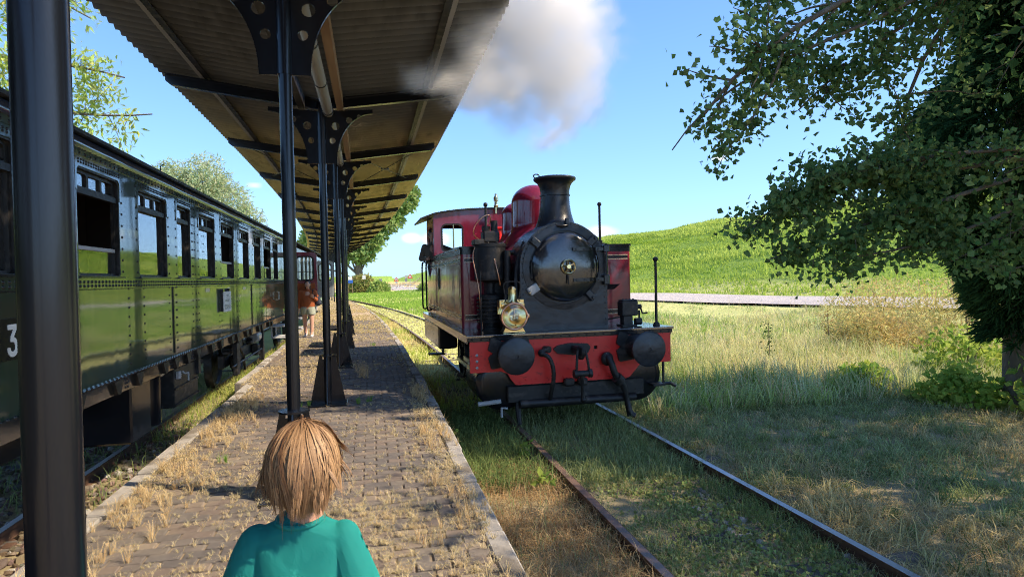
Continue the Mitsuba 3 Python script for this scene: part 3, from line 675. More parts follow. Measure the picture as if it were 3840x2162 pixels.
beam = beam.difference(shapely.box(.285, .63, .33, .675)).difference(shapely.box(-.35, .64, -.305, .685))
bb = lp('buffer_beam', [xz(beam, 0, .03)], 'm_red')
rv = [(x, 0, .285) for x in (-.66, -.52, .2, .35, .62)] + [(-.74, 0, .25), (-1.02, 0, .50), (.52, 0, .5), (.52, 0, .62), (1.3, 0, .5), (.48, 0, .30), (-.15, 0, .29), (.05, 0, .29), (.7, 0, .27), (-.58, 0, .27)]
lp('rivet_heads', rivets(rv, .016, (0, -1, 0)), 'm_red', True, bb, kind='stuff')
for z in (.47, .55, .63): lp('bolt', rivets([(-1.30, 0, z)], .02, (0, -1, 0)), 'm_galv', True, bb)
lp('back_plate', [bx(-1.36, 1.36, .06, .07, .41, .80), bx(-.75, .75, .06, .07, .0, .3)], 'm_iron', kind='stuff')
for s in (-1, 1):
    x, z = s * .875, .645
    fl = Polygon([(x - .22, z + .17), (x - .1, z + .12), (x + .1, z + .12), (x + .22, z + .17), (x + .25, z + .06), (x + .17, z), (x + .25, z - .06), (x + .22, z - .17), (x, z - .14), (x - .22, z - .17), (x - .25, z - .06), (x - .17, z), (x - .25, z + .06)]).buffer(.03)
    b = lp('buffer', [xz(fl, -.035, .034), lathe([(0, .03), (.17, .03), (.15, .1), (.14, .26), (.155, .27), (.155, .29), (.1, .29), (.1, .42), (0, .42)], (x, 0, z), (0, -1, 0), 28)], 'm_iron', parent=lo)
    lp('buffer_head', lathe([(0, .415), (.20, .415), (.228, .425), (.230, .44), (.21, .452), (.1, .466), (.022, .47), (.020, .455), (0, .455)], (x, 0, z), (0, -1, 0), 48), 'm_smokebox', 30, b)
# coupling hook, screw link and hoses
dia = Polygon([(-.27, .66), (-.22, .695), (-.05, .72), (.18, .70), (.21, .665), (.18, .60), (.02, .58), (-.22, .61)]).buffer(.012)
hk = lp('coupling', [xz(dia, -.04, .039), cbox(-.05, .03, -.3, 0, .60, .70, .02), hull(np.vstack([A([[-.03, -.3, .60], [.01, -.3, .60], [-.03, -.28, .72], [.01, -.28, .72], [-.03, -.36, .70], [.01, -.36, .70]])])),
      tube(spline([(-.01, -.25, .61), (-.01, -.36, .58), (-.01, -.42, .63), (-.01, -.40, .70)], 8), [.035] * 4 + [.032, .028, .024, .016], 8)], 'm_iron', 40)
lp('link', [tube(spline([(s * .05 - .01, -.35, .66), (s * .075 - .005, -.37, .5), (s * .085, -.36, .38)], 8), .017, 8) for s in (-1, 1)] + [cyl((-.11, -.36, .37), (.11, -.36, .37), .04, n=12), cyl((-.075, -.36, .37), (-.12, -.36, .37), .055, n=12), cyl((.075, -.36, .37), (.12, -.36, .37), .055, n=12)], 'm_iron', 40, hk)
lp('screw', [tube(spline([(0, -.35, .37), (.01, -.3, .2), (.03, -.27, .04)], 8), [.035, .03, .025, .022, .02, .02, .025, .035], 8), ball((.035, -.27, .02), .04), cbox(-.16, -.02, -.1, 0, .17, .27, .02), cbox(.03, .16, -.1, 0, .17, .27, .02)], 'm_steel' if 0 else 'm_iron', 40, hk)
lp('brake_hose', [tube(spline([(-.34, -.03, .67), (-.42, -.08, .66), (-.47, -.12, .63), (-.42, -.16, .60), (-.36, -.17, .52), (-.33, -.17, .38), (-.34, -.14, .2), (-.35, -.05, .02)], 22), .028, 10), cyl((-.40, 0, .665), (-.36, -.08, .665), .045, n=12), ball((-.47, -.12, .63), .05)], 'm_iron', 40)
lp('steam_hose', [tube(spline([(.44, -.02, .50), (.44, -.1, .52), (.47, -.16, .44), (.50, -.17, .33), (.58, -.15, .22), (.66, -.12, .08)], 20), .045, 12), ball((.44, -.07, .50), .085, 14, (1, .6, 1.1)), tube(spline([(.66, -.12, .1), (.70, -.1, -.05), (.72, -.12, -.16), (.74, -.16, -.24), (.78, -.17, -.26)], 12), .036, 10), cyl((.53, -.16, .26), (.6, -.14, .2), .075, n=14)], 'm_iron', 40)
lp('guard_bar', [cyl((-.75, -.02, -.035), (.85, -.02, -.035), .055, n=12), cbox(-.9, 1.0, .02, .1, -.02, .2, .01)], 'm_iron')
lp('drain_cock', [cyl((-1.28, .1, -.02), (-.98, .1, .0), .03, n=8), tube([(-.98, .05, -.2), (-.98, .05, -.08), (-.9, .05, -.09)], .018, 6)], 'm_galv')
for s in (-1, 1):
    lp('cylinder', [lathey([(0, 0), (.26, 0), (.335, .03), (.36, .06), (.36, .95), (0, .95)], s * .94, .10, .235, 40), cbox(min(s * .6, s * 1.1), max(s * .6, s * 1.1), .15, 1.0, .1, .84, .03)], 'm_black', 35)
    lp('life_guard', [tube([(s * .76, .15, .2), (s * .76, .05, -.1), (s * .76, -.02, -.3)], [.05, .04, .03], 8)], 'm_iron')
fs = lp('front_step', [tube([(1.30, .05, .40), (1.30, .05, .10)], .018, 8), cbox(1.1, 1.28, -.06, .12, .085, .115, .006), tube([(1.28, .05, .10), (1.40, .03, .10), (1.46, .0, .06)], .022, 8)], 'm_iron')
lp('frame', [cbox(s * .55 - .02, s * .55 + .02, .06, 6.3, -.05, PZ - .031, .004) for s in (-1, 1)] + [bx(-.53, .53, .4, .42, .0, .85), bx(-.53, .53, 2.6, 2.62, 0, .85), bx(-1.3, 1.3, 6.3, 6.4, .3, .85)], 'm_maroon', kind='stuff')
for y in (1.75, 3.25, 4.75):
    for s in (-1, 1):
        w = lp('wheel', [lathe([(.45, -.06), (.50, -.07), (.535, -.07), (.50, .065), (.44, .065), (.44, -.05)], (s * .765, y, .147), (s, 0, 0), 40), cyl((s * .68, y, .147), (s * .86, y, .147), .11, n=20)]
               + [tube([(s * .765, y, .147), (s * .765, y + .46 * math.sin(t), .147 + .46 * math.cos(t))], [.04, .025], 6) for t in np.arange(12) * PI / 6], 'm_iron', 30)
    lp('axle', cyl((-.7, y, .147), (.7, y, .147), .075, n=14), 'm_iron')
for s in (-1, 1): lp('coupling_rod', [cbox(s * .9 - .025, s * .9 + .025, 1.75, 4.75, -.02, .06, .01), cbox(s * .98 - .03, s * .98 + .03, .95, 3.25, .16, .25, .01)], 'm_steel')
lp('reservoir', [cbox(-1.40, -1.05, 3.7, 6.4, .33, .77, .03)], 'm_black')
lp('rear_step', [cbox(-1.42, -1.08, 5.35, 5.62, .03, .06, .008), bx(-1.12, -1.09, 5.38, 5.42, .05, .36), bx(-1.12, -1.09, 5.56, 5.6, .05, .36)], 'm_iron')
# smokebox, door, chimney
R, BZ = .625, 1.74
sad = Polygon([(-R, PZ), (R, PZ), (R, BZ)] + [(R * math.cos(t), BZ + R * math.sin(t)) for t in np.linspace(.05, PI - .05, 40)] + [(-R, BZ)])
sb = lp('smokebox', [xz(sad, .36, .78)], 'm_smokebox', 30)
lp('front_ring', lathe([(.50, 0), (.56, 0), (.585, .012), (.585, .03), (.50, .04)], (0, .345 + .03, BZ), (0, -1, 0), 64), 'm_smokebox', 30, sb)
lp('rivet_heads', [rivets([(s * (R - .035), .36, z) for z in np.arange(.93, 1.7, .075)], .011, (0, -1, 0)) for s in (-1, 1)] + [rivets([((R - .03) * math.cos(t), .36, BZ + (R - .03) * math.sin(t)) for t in np.linspace(.1, PI - .1, 26)], .011, (0, -1, 0))], 'm_smokebox', True, sb, kind='stuff')
DR = .475
dp = [(DR, -.02), (DR, .035)] + [(DR * math.cos(a) , .035 + .115 * math.sin(a)) for a in np.linspace(.06, PI / 2, 18)]
dr_ = lp('smokebox_door', lathe(dp, (0, .345, BZ), (0, -1, 0), 72), 'm_doorblack', 35)
th = np.linspace(0, 2 * PI, 33)
lp('hand_wheel', [tube(np.c_[.092 * np.cos(th), np.full(33, .155), BZ + .092 * np.sin(th)], .012, 8), cyl((0, .21, BZ), (0, .13, BZ), .028, n=16)] + [tube([(0, .16, BZ), (.09 * math.cos(t), .155, BZ + .09 * math.sin(t))], [.014, .009], 6) for t in np.arange(5) * 2 * PI / 5 + .4], 'm_brass', 40, dr_, label='brass spoked handwheel')
for m_ in [tube([(-.005, .17, BZ - .11), (-.005, .16, BZ - .24)], [.012, .009], 8), tube([(-.47, .34, BZ + .09), (-.48, .29, BZ + .06), (-.48, .29, BZ - .14), (-.47, .34, BZ - .17)], .011, 8)]: lp('handle', m_, 'm_iron', 40, dr_)
for dz in (.235, -.185):
    xs = np.linspace(.08, .56, 9); yz_ = [.345 - .035 - .115 * math.sqrt(max(0, 1 - ((x / DR) ** 2 + (dz / DR) ** 2))) - .012 if x * x + dz * dz < DR * DR * .98 else .30 for x in xs]
    lp('hinge', [hull([[a, p + e, BZ + dz + q] for a, p in ((xa, ya), (xb, yb)) for e in (-.008, .014) for q in (-.024, .024)]) for (xa, ya), (xb, yb) in zip(list(zip(xs, yz_))[:-1], list(zip(xs, yz_))[1:])] + [rivets([(x, float(np.interp(x, xs, yz_)) - .008, BZ + dz) for x in (.12, .24, .36, .47)], .014, (0, -1, 0))], 'm_black', 30, dr_)
lp('hinge_pin', [cyl((.60, .30, BZ - .25), (.60, .30, BZ + .31), .016, n=10), cbox(.55, .64, .28, .36, BZ - .26, BZ - .12, .01), cbox(.55, .64, .28, .36, BZ + .19, BZ + .29, .01)], 'm_black', 35, dr_)
for t, sz in ((2.45, 1.0), (.72, 1.0), (3.72, 1.15), (5.45, 1.0)):
    c, s_ = math.cos(t), math.sin(t); m = cbox(-.05 * sz, .05 * sz, -.045, .06, -.10, .06, .012); m2 = cyl((0, -.08, .03), (0, .0, .03), .022, n=10)
    for q in (m, m2): pass
    mm = rot(cat([m, m2]), (0, 1, 0), PI / 2 - t); lp('door_clamp', mv(mm, (.555 * c, .335, BZ + .555 * s_)), 'm_smokebox' if t != 3.72 else 'm_galv', 30, dr_)
lp('lamp_bracket', [tube([(-.09, .33, BZ + .57), (-.02, .30, BZ + .56), (.05, .33, BZ + .57)], .02, 8), cbox(.02, .07, .30, .36, BZ + .58, BZ + .67, .006)], 'm_smokebox', 35, sb)
CHY = .74
chp = [(.40, -.30), (.345, -.16), (.29, -.03), (.255, .06), (.228, .16), (.212, .27), (.205, .40), (.218, .405), (.218, .418), (.206, .42), (.208, .47), (.222, .54), (.25, .59), (.285, .62), (.302, .632), (.306, .65), (.296, .665), (.27, .672), (.19, .672), (.17, .60), (.17, .2)]
ch = lathe(chp, (0, CHY, BZ + R - .01), (0, 0, 1), 56)
v = ch[0]; dd = np.abs(v[:, 0]); low = v[:, 2] < BZ + R - .02
v[:, 2] = np.where(v[:, 2] < BZ + R + .02, np.maximum(v[:, 2], BZ + np.sqrt(np.maximum(R * R - v[:, 0] ** 2, .1)) - .004), v[:, 2])
lp('chimney', ch, 'm_smokebox', 35)
lp('chimney_eye', tube(spline([(-.27, CHY, BZ + R + .64), (-.3, CHY, BZ + R + .7), (-.24, CHY, BZ + R + .7), (-.23, CHY, BZ + R + .66)], 10), .009, 6), 'm_iron', True)
lp('boiler', [lathey([(0, 0), (.585, 0), (.585, 3.95), (0, 3.95)], 0, 1.141, BZ, 56)] , 'm_maroon', 30)
lp('boiler_band', [lathey([(.586, 0), (.592, 0), (.592, .05), (.586, .05)], 0, y, BZ, 56) for y in (1.15, 2.5, 3.7)], 'm_black', 30, kind='stuff')
def dome(y, r, h, n=40):
    top = [(r * math.cos(a), h - r * .82 + r * .82 * math.sin(a)) for a in np.linspace(0, PI / 2, 14)]
    m = lathe([(r * 1.45, -.2), (r * 1.3, -.06), (r * 1.12, .02), (r * 1.02, .09), (r, .16)] + top, (0, y, BZ + .56), (0, 0, 1), n)
    v = m[0]; v[:, 2] = np.maximum(v[:, 2], BZ + np.sqrt(np.maximum(.587 ** 2 - v[:, 0] ** 2, .12)))
    return m
lp('steam_dome', dome(1.98, .355, .80), 'm_maroon', 40); lp('sand_dome', dome(3.2, .26, .66), 'm_maroon', 40)
lp('safety_valve', [cyl((-.12, 4.15, BZ + .55), (-.12, 4.15, BZ + .85), .05, n=14), cyl((.1, 4.15, BZ + .55), (.1, 4.15, BZ + .85), .05, n=14), cbox(-.2, .2, 4.08, 4.22, BZ + .82, BZ + .86, .01)], 'm_red')
lp('regulator_fitting', [cyl((-.32, 4.6, BZ + .45), (-.32, 4.6, BZ + .62), .07, n=14), cyl((-.34, 4.55, BZ + .62), (-.3, 4.55, BZ + .9), .03, n=12), cyl((-.42, 4.55, BZ + .8), (-.2, 4.55, BZ + .8), .035, n=12), cyl((-.42, 4.55, BZ + .62), (-.2, 4.55, BZ + .62), .045, n=12)], 'm_maroon')
# side tanks with lining
TY0, TY1, TZ = 1.16, 6.35, 2.05
for s in (-1, 1):
    a, b = (.66, 1.32)
    pl = rect(a, b, TY0, TY1, .045, 4); pv = ext(pl, TZ - PZ - .001, (0, 0, PZ + .001), (1, 0, 0), (0, 1, 0))
    tk = lp('side_tank', pv if s > 0 else mirx(pv), 'm_maroon', 35)
    cop = ext(rect(a - .01, b + .018, TY0 - .018, TY1, .05, 4), .035, (0, 0, TZ), (1, 0, 0), (0, 1, 0)); lp('top_beading', cop if s > 0 else mirx(cop), 'm_black', 35, tk)
    up = ext(rect(a, b + .004, TY0 - .004, TY1, .045, 4), .075, (0, 0, TZ - .078), (1, 0, 0), (0, 1, 0)); lp('top_band', up if s > 0 else mirx(up), 'm_black', 35, tk)
    def fl(x0, x1, z0, z1, pr=.003): return bx(min(s * x0, s * x1), max(s * x0, s * x1), TY0 - pr, TY0 + .01, z0, z1)
    def sd(y0, y1, z0, z1, pr=.003): return bx(min(s * (b - .01), s * (b + pr)), max(s * (b - .01), s * (b + pr)), y0, y1, z0, z1)
    lp('black_lining', [fl(.70, b - .05, 1.868, 1.905), fl(.70, b - .05, 1.03, 1.075), sd(TY0 + .05, TY1 - .1, 1.868, 1.905), sd(TY0 + .05, TY1 - .1, 1.03, 1.075)], 'm_black', False, tk, kind='stuff')
    cl = [fl(.70, b - .05, z, z + .009, .0035) for z in (1.912, 1.851, 1.080, 1.016)] + [sd(TY0 + .05, TY1 - .1, z, z + .009, .0035) for z in (1.912, 1.851, 1.080, 1.016)]
    cl += [ext(Polygon([(s * .70, 1.19), (s * .74, 1.12), (s * .80, 1.08), (s * .80, 1.071), (s * .735, 1.112), (s * .69, 1.19)]).buffer(0), .003, (0, TY0, 0))]
    lp('cream_lining', cl, 'm_cream', False, tk, kind='stuff')
    lp('rivet_heads', [rivets([(s * (b + .018), y, TZ + .018) for y in np.arange(TY0 + .1, TY1, .1)], .008, (s, 0, 0))], 'm_black', True, tk, kind='stuff')
    if s > 0:
        lp('step_bracket', [hull([[x, TY0 - d, z] for x, d, z in ((.80, 0, 1.47), (1.10, 0, 1.47), (.80, .10, 1.47), (1.10, .10, 1.47), (.86, 0, 1.39), (1.04, 0, 1.39))])], 'm_iron', False, tk)
        lp('filler_lid', [lathe([(0, 0), (.2, 0), (.2, .04), (0, .06)], (.9, 1.7, TZ + .036), (0, 0, 1), 28), tube(spline([(.80, 1.5, TZ + .06), (.80, 1.47, TZ + .15), (.86, 1.47, TZ + .15), (.88, 1.5, TZ + .06)], 10), .014, 6)], 'm_iron', 35, tk)
    else:
        lp('step_hole', [sd(3.05, 3.3, 1.25, 1.45, .002), sd(3.75, 3.87, 1.32, 1.5, .002)], 'm_iron', False, tk, kind='stuff')
        an = np.linspace(0, 2 * PI, 24, endpoint=False); el = Polygon(np.c_[4.0 + .17 * np.cos(an), 1.63 + .2 * np.sin(an)])
        m = ext(el, .018, (-(b + .02), 0, 0), (0, 1, 0), (0, 0, 1)); lp('name_plate', m, 'm_iron', 30, tk)
    lp('vent_rod', [cyl((s * .90, 1.36, TZ + .03), (s * .90, 1.36, 2.70), .019, n=10), ball((s * .90, 1.36, 2.715), .034), cyl((s * .9, 1.36, TZ + .03), (s * .9, 1.36, TZ + .1), .04, n=12)], 'm_iron', 40)
for m_ in [tube(spline([(-1.33, y, 1.0), (-1.42, y, .98), (-1.44, y, 1.1), (-1.44, y, 1.5), (-1.44, y, 1.9), (-1.42, y, 2.0), (-1.33, y, 1.99)], 26), .018, 8) for y in (5.35, 6.25)]: lp('hand_rail', m_, 'm_iron', True)
# lamp iron rods, lubricator, air pump
lp('lamp_iron', [cyl((1.31, .26, PZ), (1.31, .26, 1.80), .019, n=10), ball((1.31, .26, 1.815), .036), lathe([(0, 0), (.05, 0), (.045, .03), (.022, .05), (0, .05)], (1.31, .26, PZ), (0, 0, 1), 14)], 'm_iron', 40)
lb = lp('lubricator', [cbox(.83, 1.07, .33, .52, 1.03, 1.235, .012), cbox(.84, 1.06, .34, .51, 1.235, 1.255, .006), cbox(.86, 1.0, .36, .5, PZ, 1.03, .006), cbox(.82, 1.04, .30, .54, PZ, PZ + .02, .004), rivets([(.88 + .05 * i, .42, 1.255) for i in range(4)], .02, (0, 0, 1))], 'm_iron', 35)
lp('crank', [cyl((1.07, .42, 1.15), (1.15, .42, 1.15), .035, n=12), tube([(1.14, .42, 1.15), (1.17, .42, 1.05), (1.24, .40, 1.06)], .014, 6), tube([(1.12, .42, 1.1), (1.12, .42, .9)], .014, 6), cyl((1.03, .36, PZ + .06), (1.12, .36, PZ + .06), .05, n=14)], 'm_iron', 40, lb)
px, py_ = -.93, .93
pr_ = [(0, 0), (.14, 0), (.14, .03), (.12, .04), (.12, .10)]
z = .1
for i in range(7): pr_ += [(.205, z + .005), (.205, z + .03), (.17, z + .035), (.17, z + .055)]; z += .055
pr_ += [(.12, .50), (.06, .52), (.06, .66), (.13, .68), (.215, .70), (.225, .73), (.225, 1.17), (.235, 1.175), (.235, 1.215), (.2, 1.225), (0, 1.23)]
ap = lp('air_pump', [lathe(pr_, (px, py_, PZ), (0, 0, 1), 32), cbox(px - .05, px + .25, py_ + .1, py_ + .25, PZ + .2, PZ + 1.1, .02)], 'm_iron', 35)
lp('valve_chest', [cbox(px - .11, px + .13, py_ - .1, py_ + .12, PZ + 1.23, PZ + 1.40, .025), cyl((px - .05, py_, PZ + 1.4), (px - .05, py_, PZ + 1.47), .06, n=14), cyl((px + .07, py_, PZ + 1.4), (px + .07, py_, PZ + 1.55), .05, n=14), rivets([(px + .2 * math.cos(t), py_ + .2 * math.sin(t), PZ + 1.225) for t in np.arange(10) * .628], .022, (0, 0, 1)), cyl((px + .2, py_ - .02, PZ + 1.08), (px + .75, py_ + .1, PZ + 1.12), .035, n=12), cbox(px - .25, px - .1, py_ - .15, py_ + .1, PZ + 1.2, PZ + 1.28, .01)], 'm_iron', 35, ap)
lp('copper_pipe', [tube(spline([(px - .15, py_ - .05, PZ + 1.28), (px - .1, py_ - .08, PZ + 1.6), (px - .02, py_ - .06, PZ + 1.63), (px, py_, PZ + 1.5)], 14), .009, 6), tube(spline([(px - .15, py_ - .05, PZ + 1.28), (px - .26, py_ - .1, PZ + 1.05), (px - .23, py_ - .2, PZ + .75), (px - .2, py_ - .22, PZ + .5), (px - .16, py_ - .2, PZ + .02)], 20), .009, 6), tube(spline([(px + .02, py_ - .23, PZ + 1.0), (px + .06, py_ - .26, PZ + .8), (px + .1, py_ - .24, PZ + .62)], 10), .01, 6)], 'm_copper', True, ap)
for m_ in [tube(spline([(-.62, .42, PZ + .02), (-.66, .44, 1.3), (-.64, .5, 1.7), (-.5, .6, 2.1)], 12), .03, 8), tube(spline([(-.75, .5, PZ), (-.78, .6, 1.2), (-.7, .8, 1.5), (-.5, 1.3, 1.75)], 12), .04, 8), cyl((-.72, .74, PZ), (-.72, .74, 2.0), .05, n=12), tube([(-1.13, .6, PZ), (-1.13, .6, 1.7)], .012, 6), tube(spline([(.66, 1.0, .93), (.8, .9, .95), (1.0, .8, .99), (1.15, .85, 1.0)], 8), .012, 6)]: lp('pipe', m_, 'm_iron', True)
# cab
CY0, CY1, CW = 5.1, 6.42, 1.29
arch = [(x, 3.05 - .075 * (x / CW) ** 2 - .03 * (x / CW) ** 4) for x in np.linspace(-CW, CW, 21)]
fr = Polygon([(-CW, 1.0), (CW, 1.0)] + arch[::-1])
win = lambda s: rect(min(s * .70, s * 1.12), max(s * .70, s * 1.12), 2.20, 2.74, .09, 6)
for s in (-1, 1): fr = fr.difference(win(s))
cb = lp('cab', [xz(fr, CY0, .02)], 'm_maroon', 30)
lp('rear_sheet', [xz(Polygon([(-CW, 1.0), (CW, 1.0)] + arch[::-1]).difference(rect(-1.13, -.45, 2.1, 2.76, .08)).difference(rect(.45, 1.13, 2.1, 2.76, .08)), CY1, .02)], 'm_maroon', 30, cb)
for s in (-1, 1):
    x = s * CW; side = shapely.box(CY0 + .02, TZ + .04, CY1, 2.9).difference(rect(CY0 + .28, CY0 + .98, 1.95 if s > 0 else 1.98, 2.72, .12)).difference(shapely.box(CY0 + .28, 1.9, CY0 + .98, 2.3))
    lp('side_sheet', ext(side, .02, (x - .01, 0, 0), (0, 1, 0), (0, 0, 1)), 'm_maroon', 30, cb)
    wf = win(s).buffer(.022).difference(win(s).buffer(-.012)); lp('window_frame', [xz(wf, CY0 - .008, .03)], 'm_iron', 30, cb)
    lp('window_bar', cyl((s * .885, CY0 + .005, 2.19), (s * .885, CY0 + .005, 2.75), .014, n=10), 'm_brass', 40, cb)
rpo = [(x * 1.0, z + .005) for x, z in arch]; ext_l = [(-1.56, 2.85)] + rpo + [(1.56, 2.85)]
ro = Polygon(ext_l + [(x, z + .03) for x, z in ext_l[::-1]])
lp('cab_roof', [xz(ro, CY0 - .05, CY1 - CY0 + .25)], 'm_iron', 30, cb)
lp('roof_rivets', rivets([(x, CY0 - .05, 3.058 - .075 * (x / CW) ** 2 - .03 * (x / CW) ** 4) for x in np.linspace(-1.25, 1.25, 22)], .012, (0, -1, 0)), 'm_iron', True, cb, kind='stuff')
lp('bunker', [cbox(-1.2, 1.2, CY1 + .03, 6.5, PZ + .01, 1.9, .02)], 'm_maroon', 30)
lp('backhead', [lathey([(0, 0), (.6, 0), (.6, .35), (0, .35)], 0, CY0 + .03, 1.7, 32), tube([(-.3, CY0 + .45, 1.9), (-.75, CY0 + .5, 2.25)], .025, 8), cyl((-.6, CY0 + .3, 2.1), (-.6, CY0 + .36, 2.1), .1, n=16)], 'm_iron', 35, cb)
lp('whistle', [cyl((0, CY0 - .12, 2.95), (0, CY0 - .12, 3.1), .02, n=10), lathe([(0, 0), (.045, .0), (.05, .03), (.035, .05), (.035, .12), (.05, .13), (.05, .2), (.03, .23), (.02, .28), (0, .28)], (0, CY0 - .12, 3.08), (0, 0, 1), 16)], 'm_brass', 40)
# brass oil lamp standing on the running plate
la = thing('oil_lamp', 'polished brass oil lamp with round copper-rimmed lens on the locomotive footplate', 'lamp')
lx, ly, lz = -.775, .17, 1.105
part(la, 'body', L_([lathe([(.155, .0), (.156, 0), (.165, .03), (.165, .2), (.15, .24), (0, .25)], (lx, ly - .08, lz), (0, 1, 0), 40), cbox(lx - .185, lx + .185, ly + .13, ly + .15, lz + .02, lz + .215, .006), cbox(lx - .185, lx - .16, ly - .02, ly + .15, lz + .12, lz + .215, .005), cbox(lx - .16, lx + .16, ly - .02, ly + .13, lz + .12, lz + .17, .01)]), 'm_brass', 35)
part(la, 'base', L_([ext(Polygon([(lx - .15, PZ + .008), (lx + .15, PZ + .008), (lx + .105, PZ + .09), (lx - .105, PZ + .09)]), -.2, (0, ly - .05, 0))]), 'm_brass')
part(la, 'chimney', L_([lathe([(0, 0), (.095, 0), (.095, .02), (.07, .03), (.06, .06), (.055, .13), (.06, .135), (.06, .15), (.055, .155), (.055, .19), (.06, .195), (.05, .21), (.035, .23), (0, .24)], (lx, ly + .03, lz + .16), (0, 0, 1), 28)]), 'm_brass', 35)
th = np.linspace(0, 2 * PI, 49)
part(la, 'rim', L_([tube(np.c_[lx + .17 * np.cos(th), np.full(49, ly - .085), lz + .17 * np.sin(th)], .016, 10), cbox(lx + .17, lx + .2, ly - .1, ly - .04, lz - .03, lz + .03, .006)]), 'm_copper', True)
part(la, 'reflector', L_([lathe([(.155, 0), (.13, .06), (.08, .11), (.03, .13), (0, .132)], (lx, ly - .08, lz), (0, 1, 0), 36), tube([(lx, ly - .06, lz + .1), (lx, ly - .06, lz - .06)], .008, 6), ball((lx, ly - .05, lz - .03), .03)]), 'm_mirror', 60)
lens = lathe([(0, .03), (.06, .026), (.11, .016), (.158, 0)], (lx, ly - .088, lz), (0, -1, 0), 36)
part(la, 'lens', L_(lens), 'm_lens', 60)
part(la, 'handle', L_([tube(spline([(lx - .105, ly + .03, lz + .19), (lx - .11, ly + .03, lz + .35), (lx - .10, ly + .03, lz + .44), (lx, ly + .03, lz + .455), (lx + .10, ly + .03, lz + .44), (lx + .11, ly + .03, lz + .35), (lx + .105, ly + .03, lz + .19)], 30), .008, 8)]), 'm_iron', True)
# ------------------------------------------------------------------ people
def sph(c, r): return m3.Manifold.sphere(float(r), 20).translate([float(x) for x in c])
def bone(a, ra, b, rb): return m3.Manifold.batch_hull([sph(a, ra), sph(b, rb)])
def ell(c, r, ax=(1, 1, 1)): return m3.Manifold.sphere(1.0, 28).scale([r * ax[0], r * ax[1], r * ax[2]]).translate([float(x) for x in c])
def blend(parts, edge=.02, it=10, lam=.5):
    m = m3.Manifold.batch_boolean(parts, m3.OpType.Add).refine_to_length(edge); q = m.to_mesh()
    t = trimesh.Trimesh(np.array(q.vert_properties[:, :3]), np.array(q.tri_verts), process=True)
    trimesh.smoothing.filter_taubin(t, lamb=lam, nu=lam * 1.04, iterations=it)
    return t
def place(t, o, rz, s=1.0):
    v = np.array(t.vertices) * s; c, k = math.cos(rz), math.sin(rz)
    return np.stack([v[:, 0] * c - v[:, 1] * k + o[0], v[:, 0] * k + v[:, 1] * c + o[1], v[:, 2] + o[2]], 1), np.array(t.faces)
def hand(w, d, side, curl=.5, s=1.0):
    """palm, four fingers and a thumb from wrist w along d; side is the thumb direction"""
    d = A(d) / np.linalg.norm(d); sd = A(side) - d * (A(side) @ d); sd /= np.linalg.norm(sd); nr = np.cross(d, sd); w = A(w); o = []
    o.append(m3.Manifold.batch_hull([sph(w, .022 * s), sph(w + d * .075 * s + sd * .030 * s, .014 * s), sph(w + d * .075 * s - sd * .028 * s, .013 * s)]))
    for i, (off, L) in enumerate(((.030, .070), (.011, .078), (-.009, .073), (-.027, .056))):
        p = w + d * .075 * s + sd * off * s; a = d
        for j in range(3):
            a = a * math.cos(curl * .6) + nr * math.sin(curl * .6); a /= np.linalg.norm(a); q = p + a * L * s / 2.7; o.append(bone(p, (.0095 - .001 * j) * s, q, (.0088 - .001 * j) * s)); p = q
    p = w + d * .02 * s + sd * .022 * s; a = d * .6 + sd * .8; a /= np.linalg.norm(a); q = p + a * .036 * s; o.append(bone(p, .013 * s, q, .0105 * s)); a = d * .85 + sd * .35 + nr * .3; o.append(bone(q, .0105 * s, q + a / np.linalg.norm(a) * .03 * s, .0085 * s))
    return o
def head(z, s=1.0, face=1, tilt=0):
    """head centred at height z facing +y (local), with nose, ears, brow, jaw"""
    c = A([0, 0, z]); o = [ell(c, .1 * s, (.77, .96, 1.12)), ell(c + A([0, .03, -.055]) * s, .07 * s, (.82, .95, .85)), bone(c + A([0, .095, .0]) * s, .008 * s, c + A([0, .112, -.03]) * s, .014 * s), bone(c + A([-.03, .078, .02]) * s, .016 * s, c + A([.03, .078, .02]) * s, .016 * s), ell(c + A([0, .085, -.063]) * s, .024 * s, (1, .5, .4))]
    for k in (-1, 1): o.append(ell(c + A([k * .078, -.005, -.01]) * s, .03 * s, (.35, .6, 1)))
    return o
def face_bits(key, z, s, o, rz):
    for k in (-1, 1):
        e = trimesh.creation.icosphere(2); e.apply_scale(.0115 * s); e.apply_translation([k * .031 * s, .083 * s, z]); part(key, 'eye', place(e, o, rz), 'm_white', True)
        p = trimesh.creation.icosphere(2); p.apply_scale(.006 * s); p.apply_translation([k * .031 * s, .092 * s, z]); part(key, 'pupil', place(p, o, rz), 'm_iron', True)
    t = trimesh.creation.icosphere(2); t.apply_scale([.022 * s, .008 * s, .006 * s]); t.apply_translation([0, .094 * s, z - .063 * s]); part(key, 'mouth', place(t, o, rz), 'm_maroon', True)

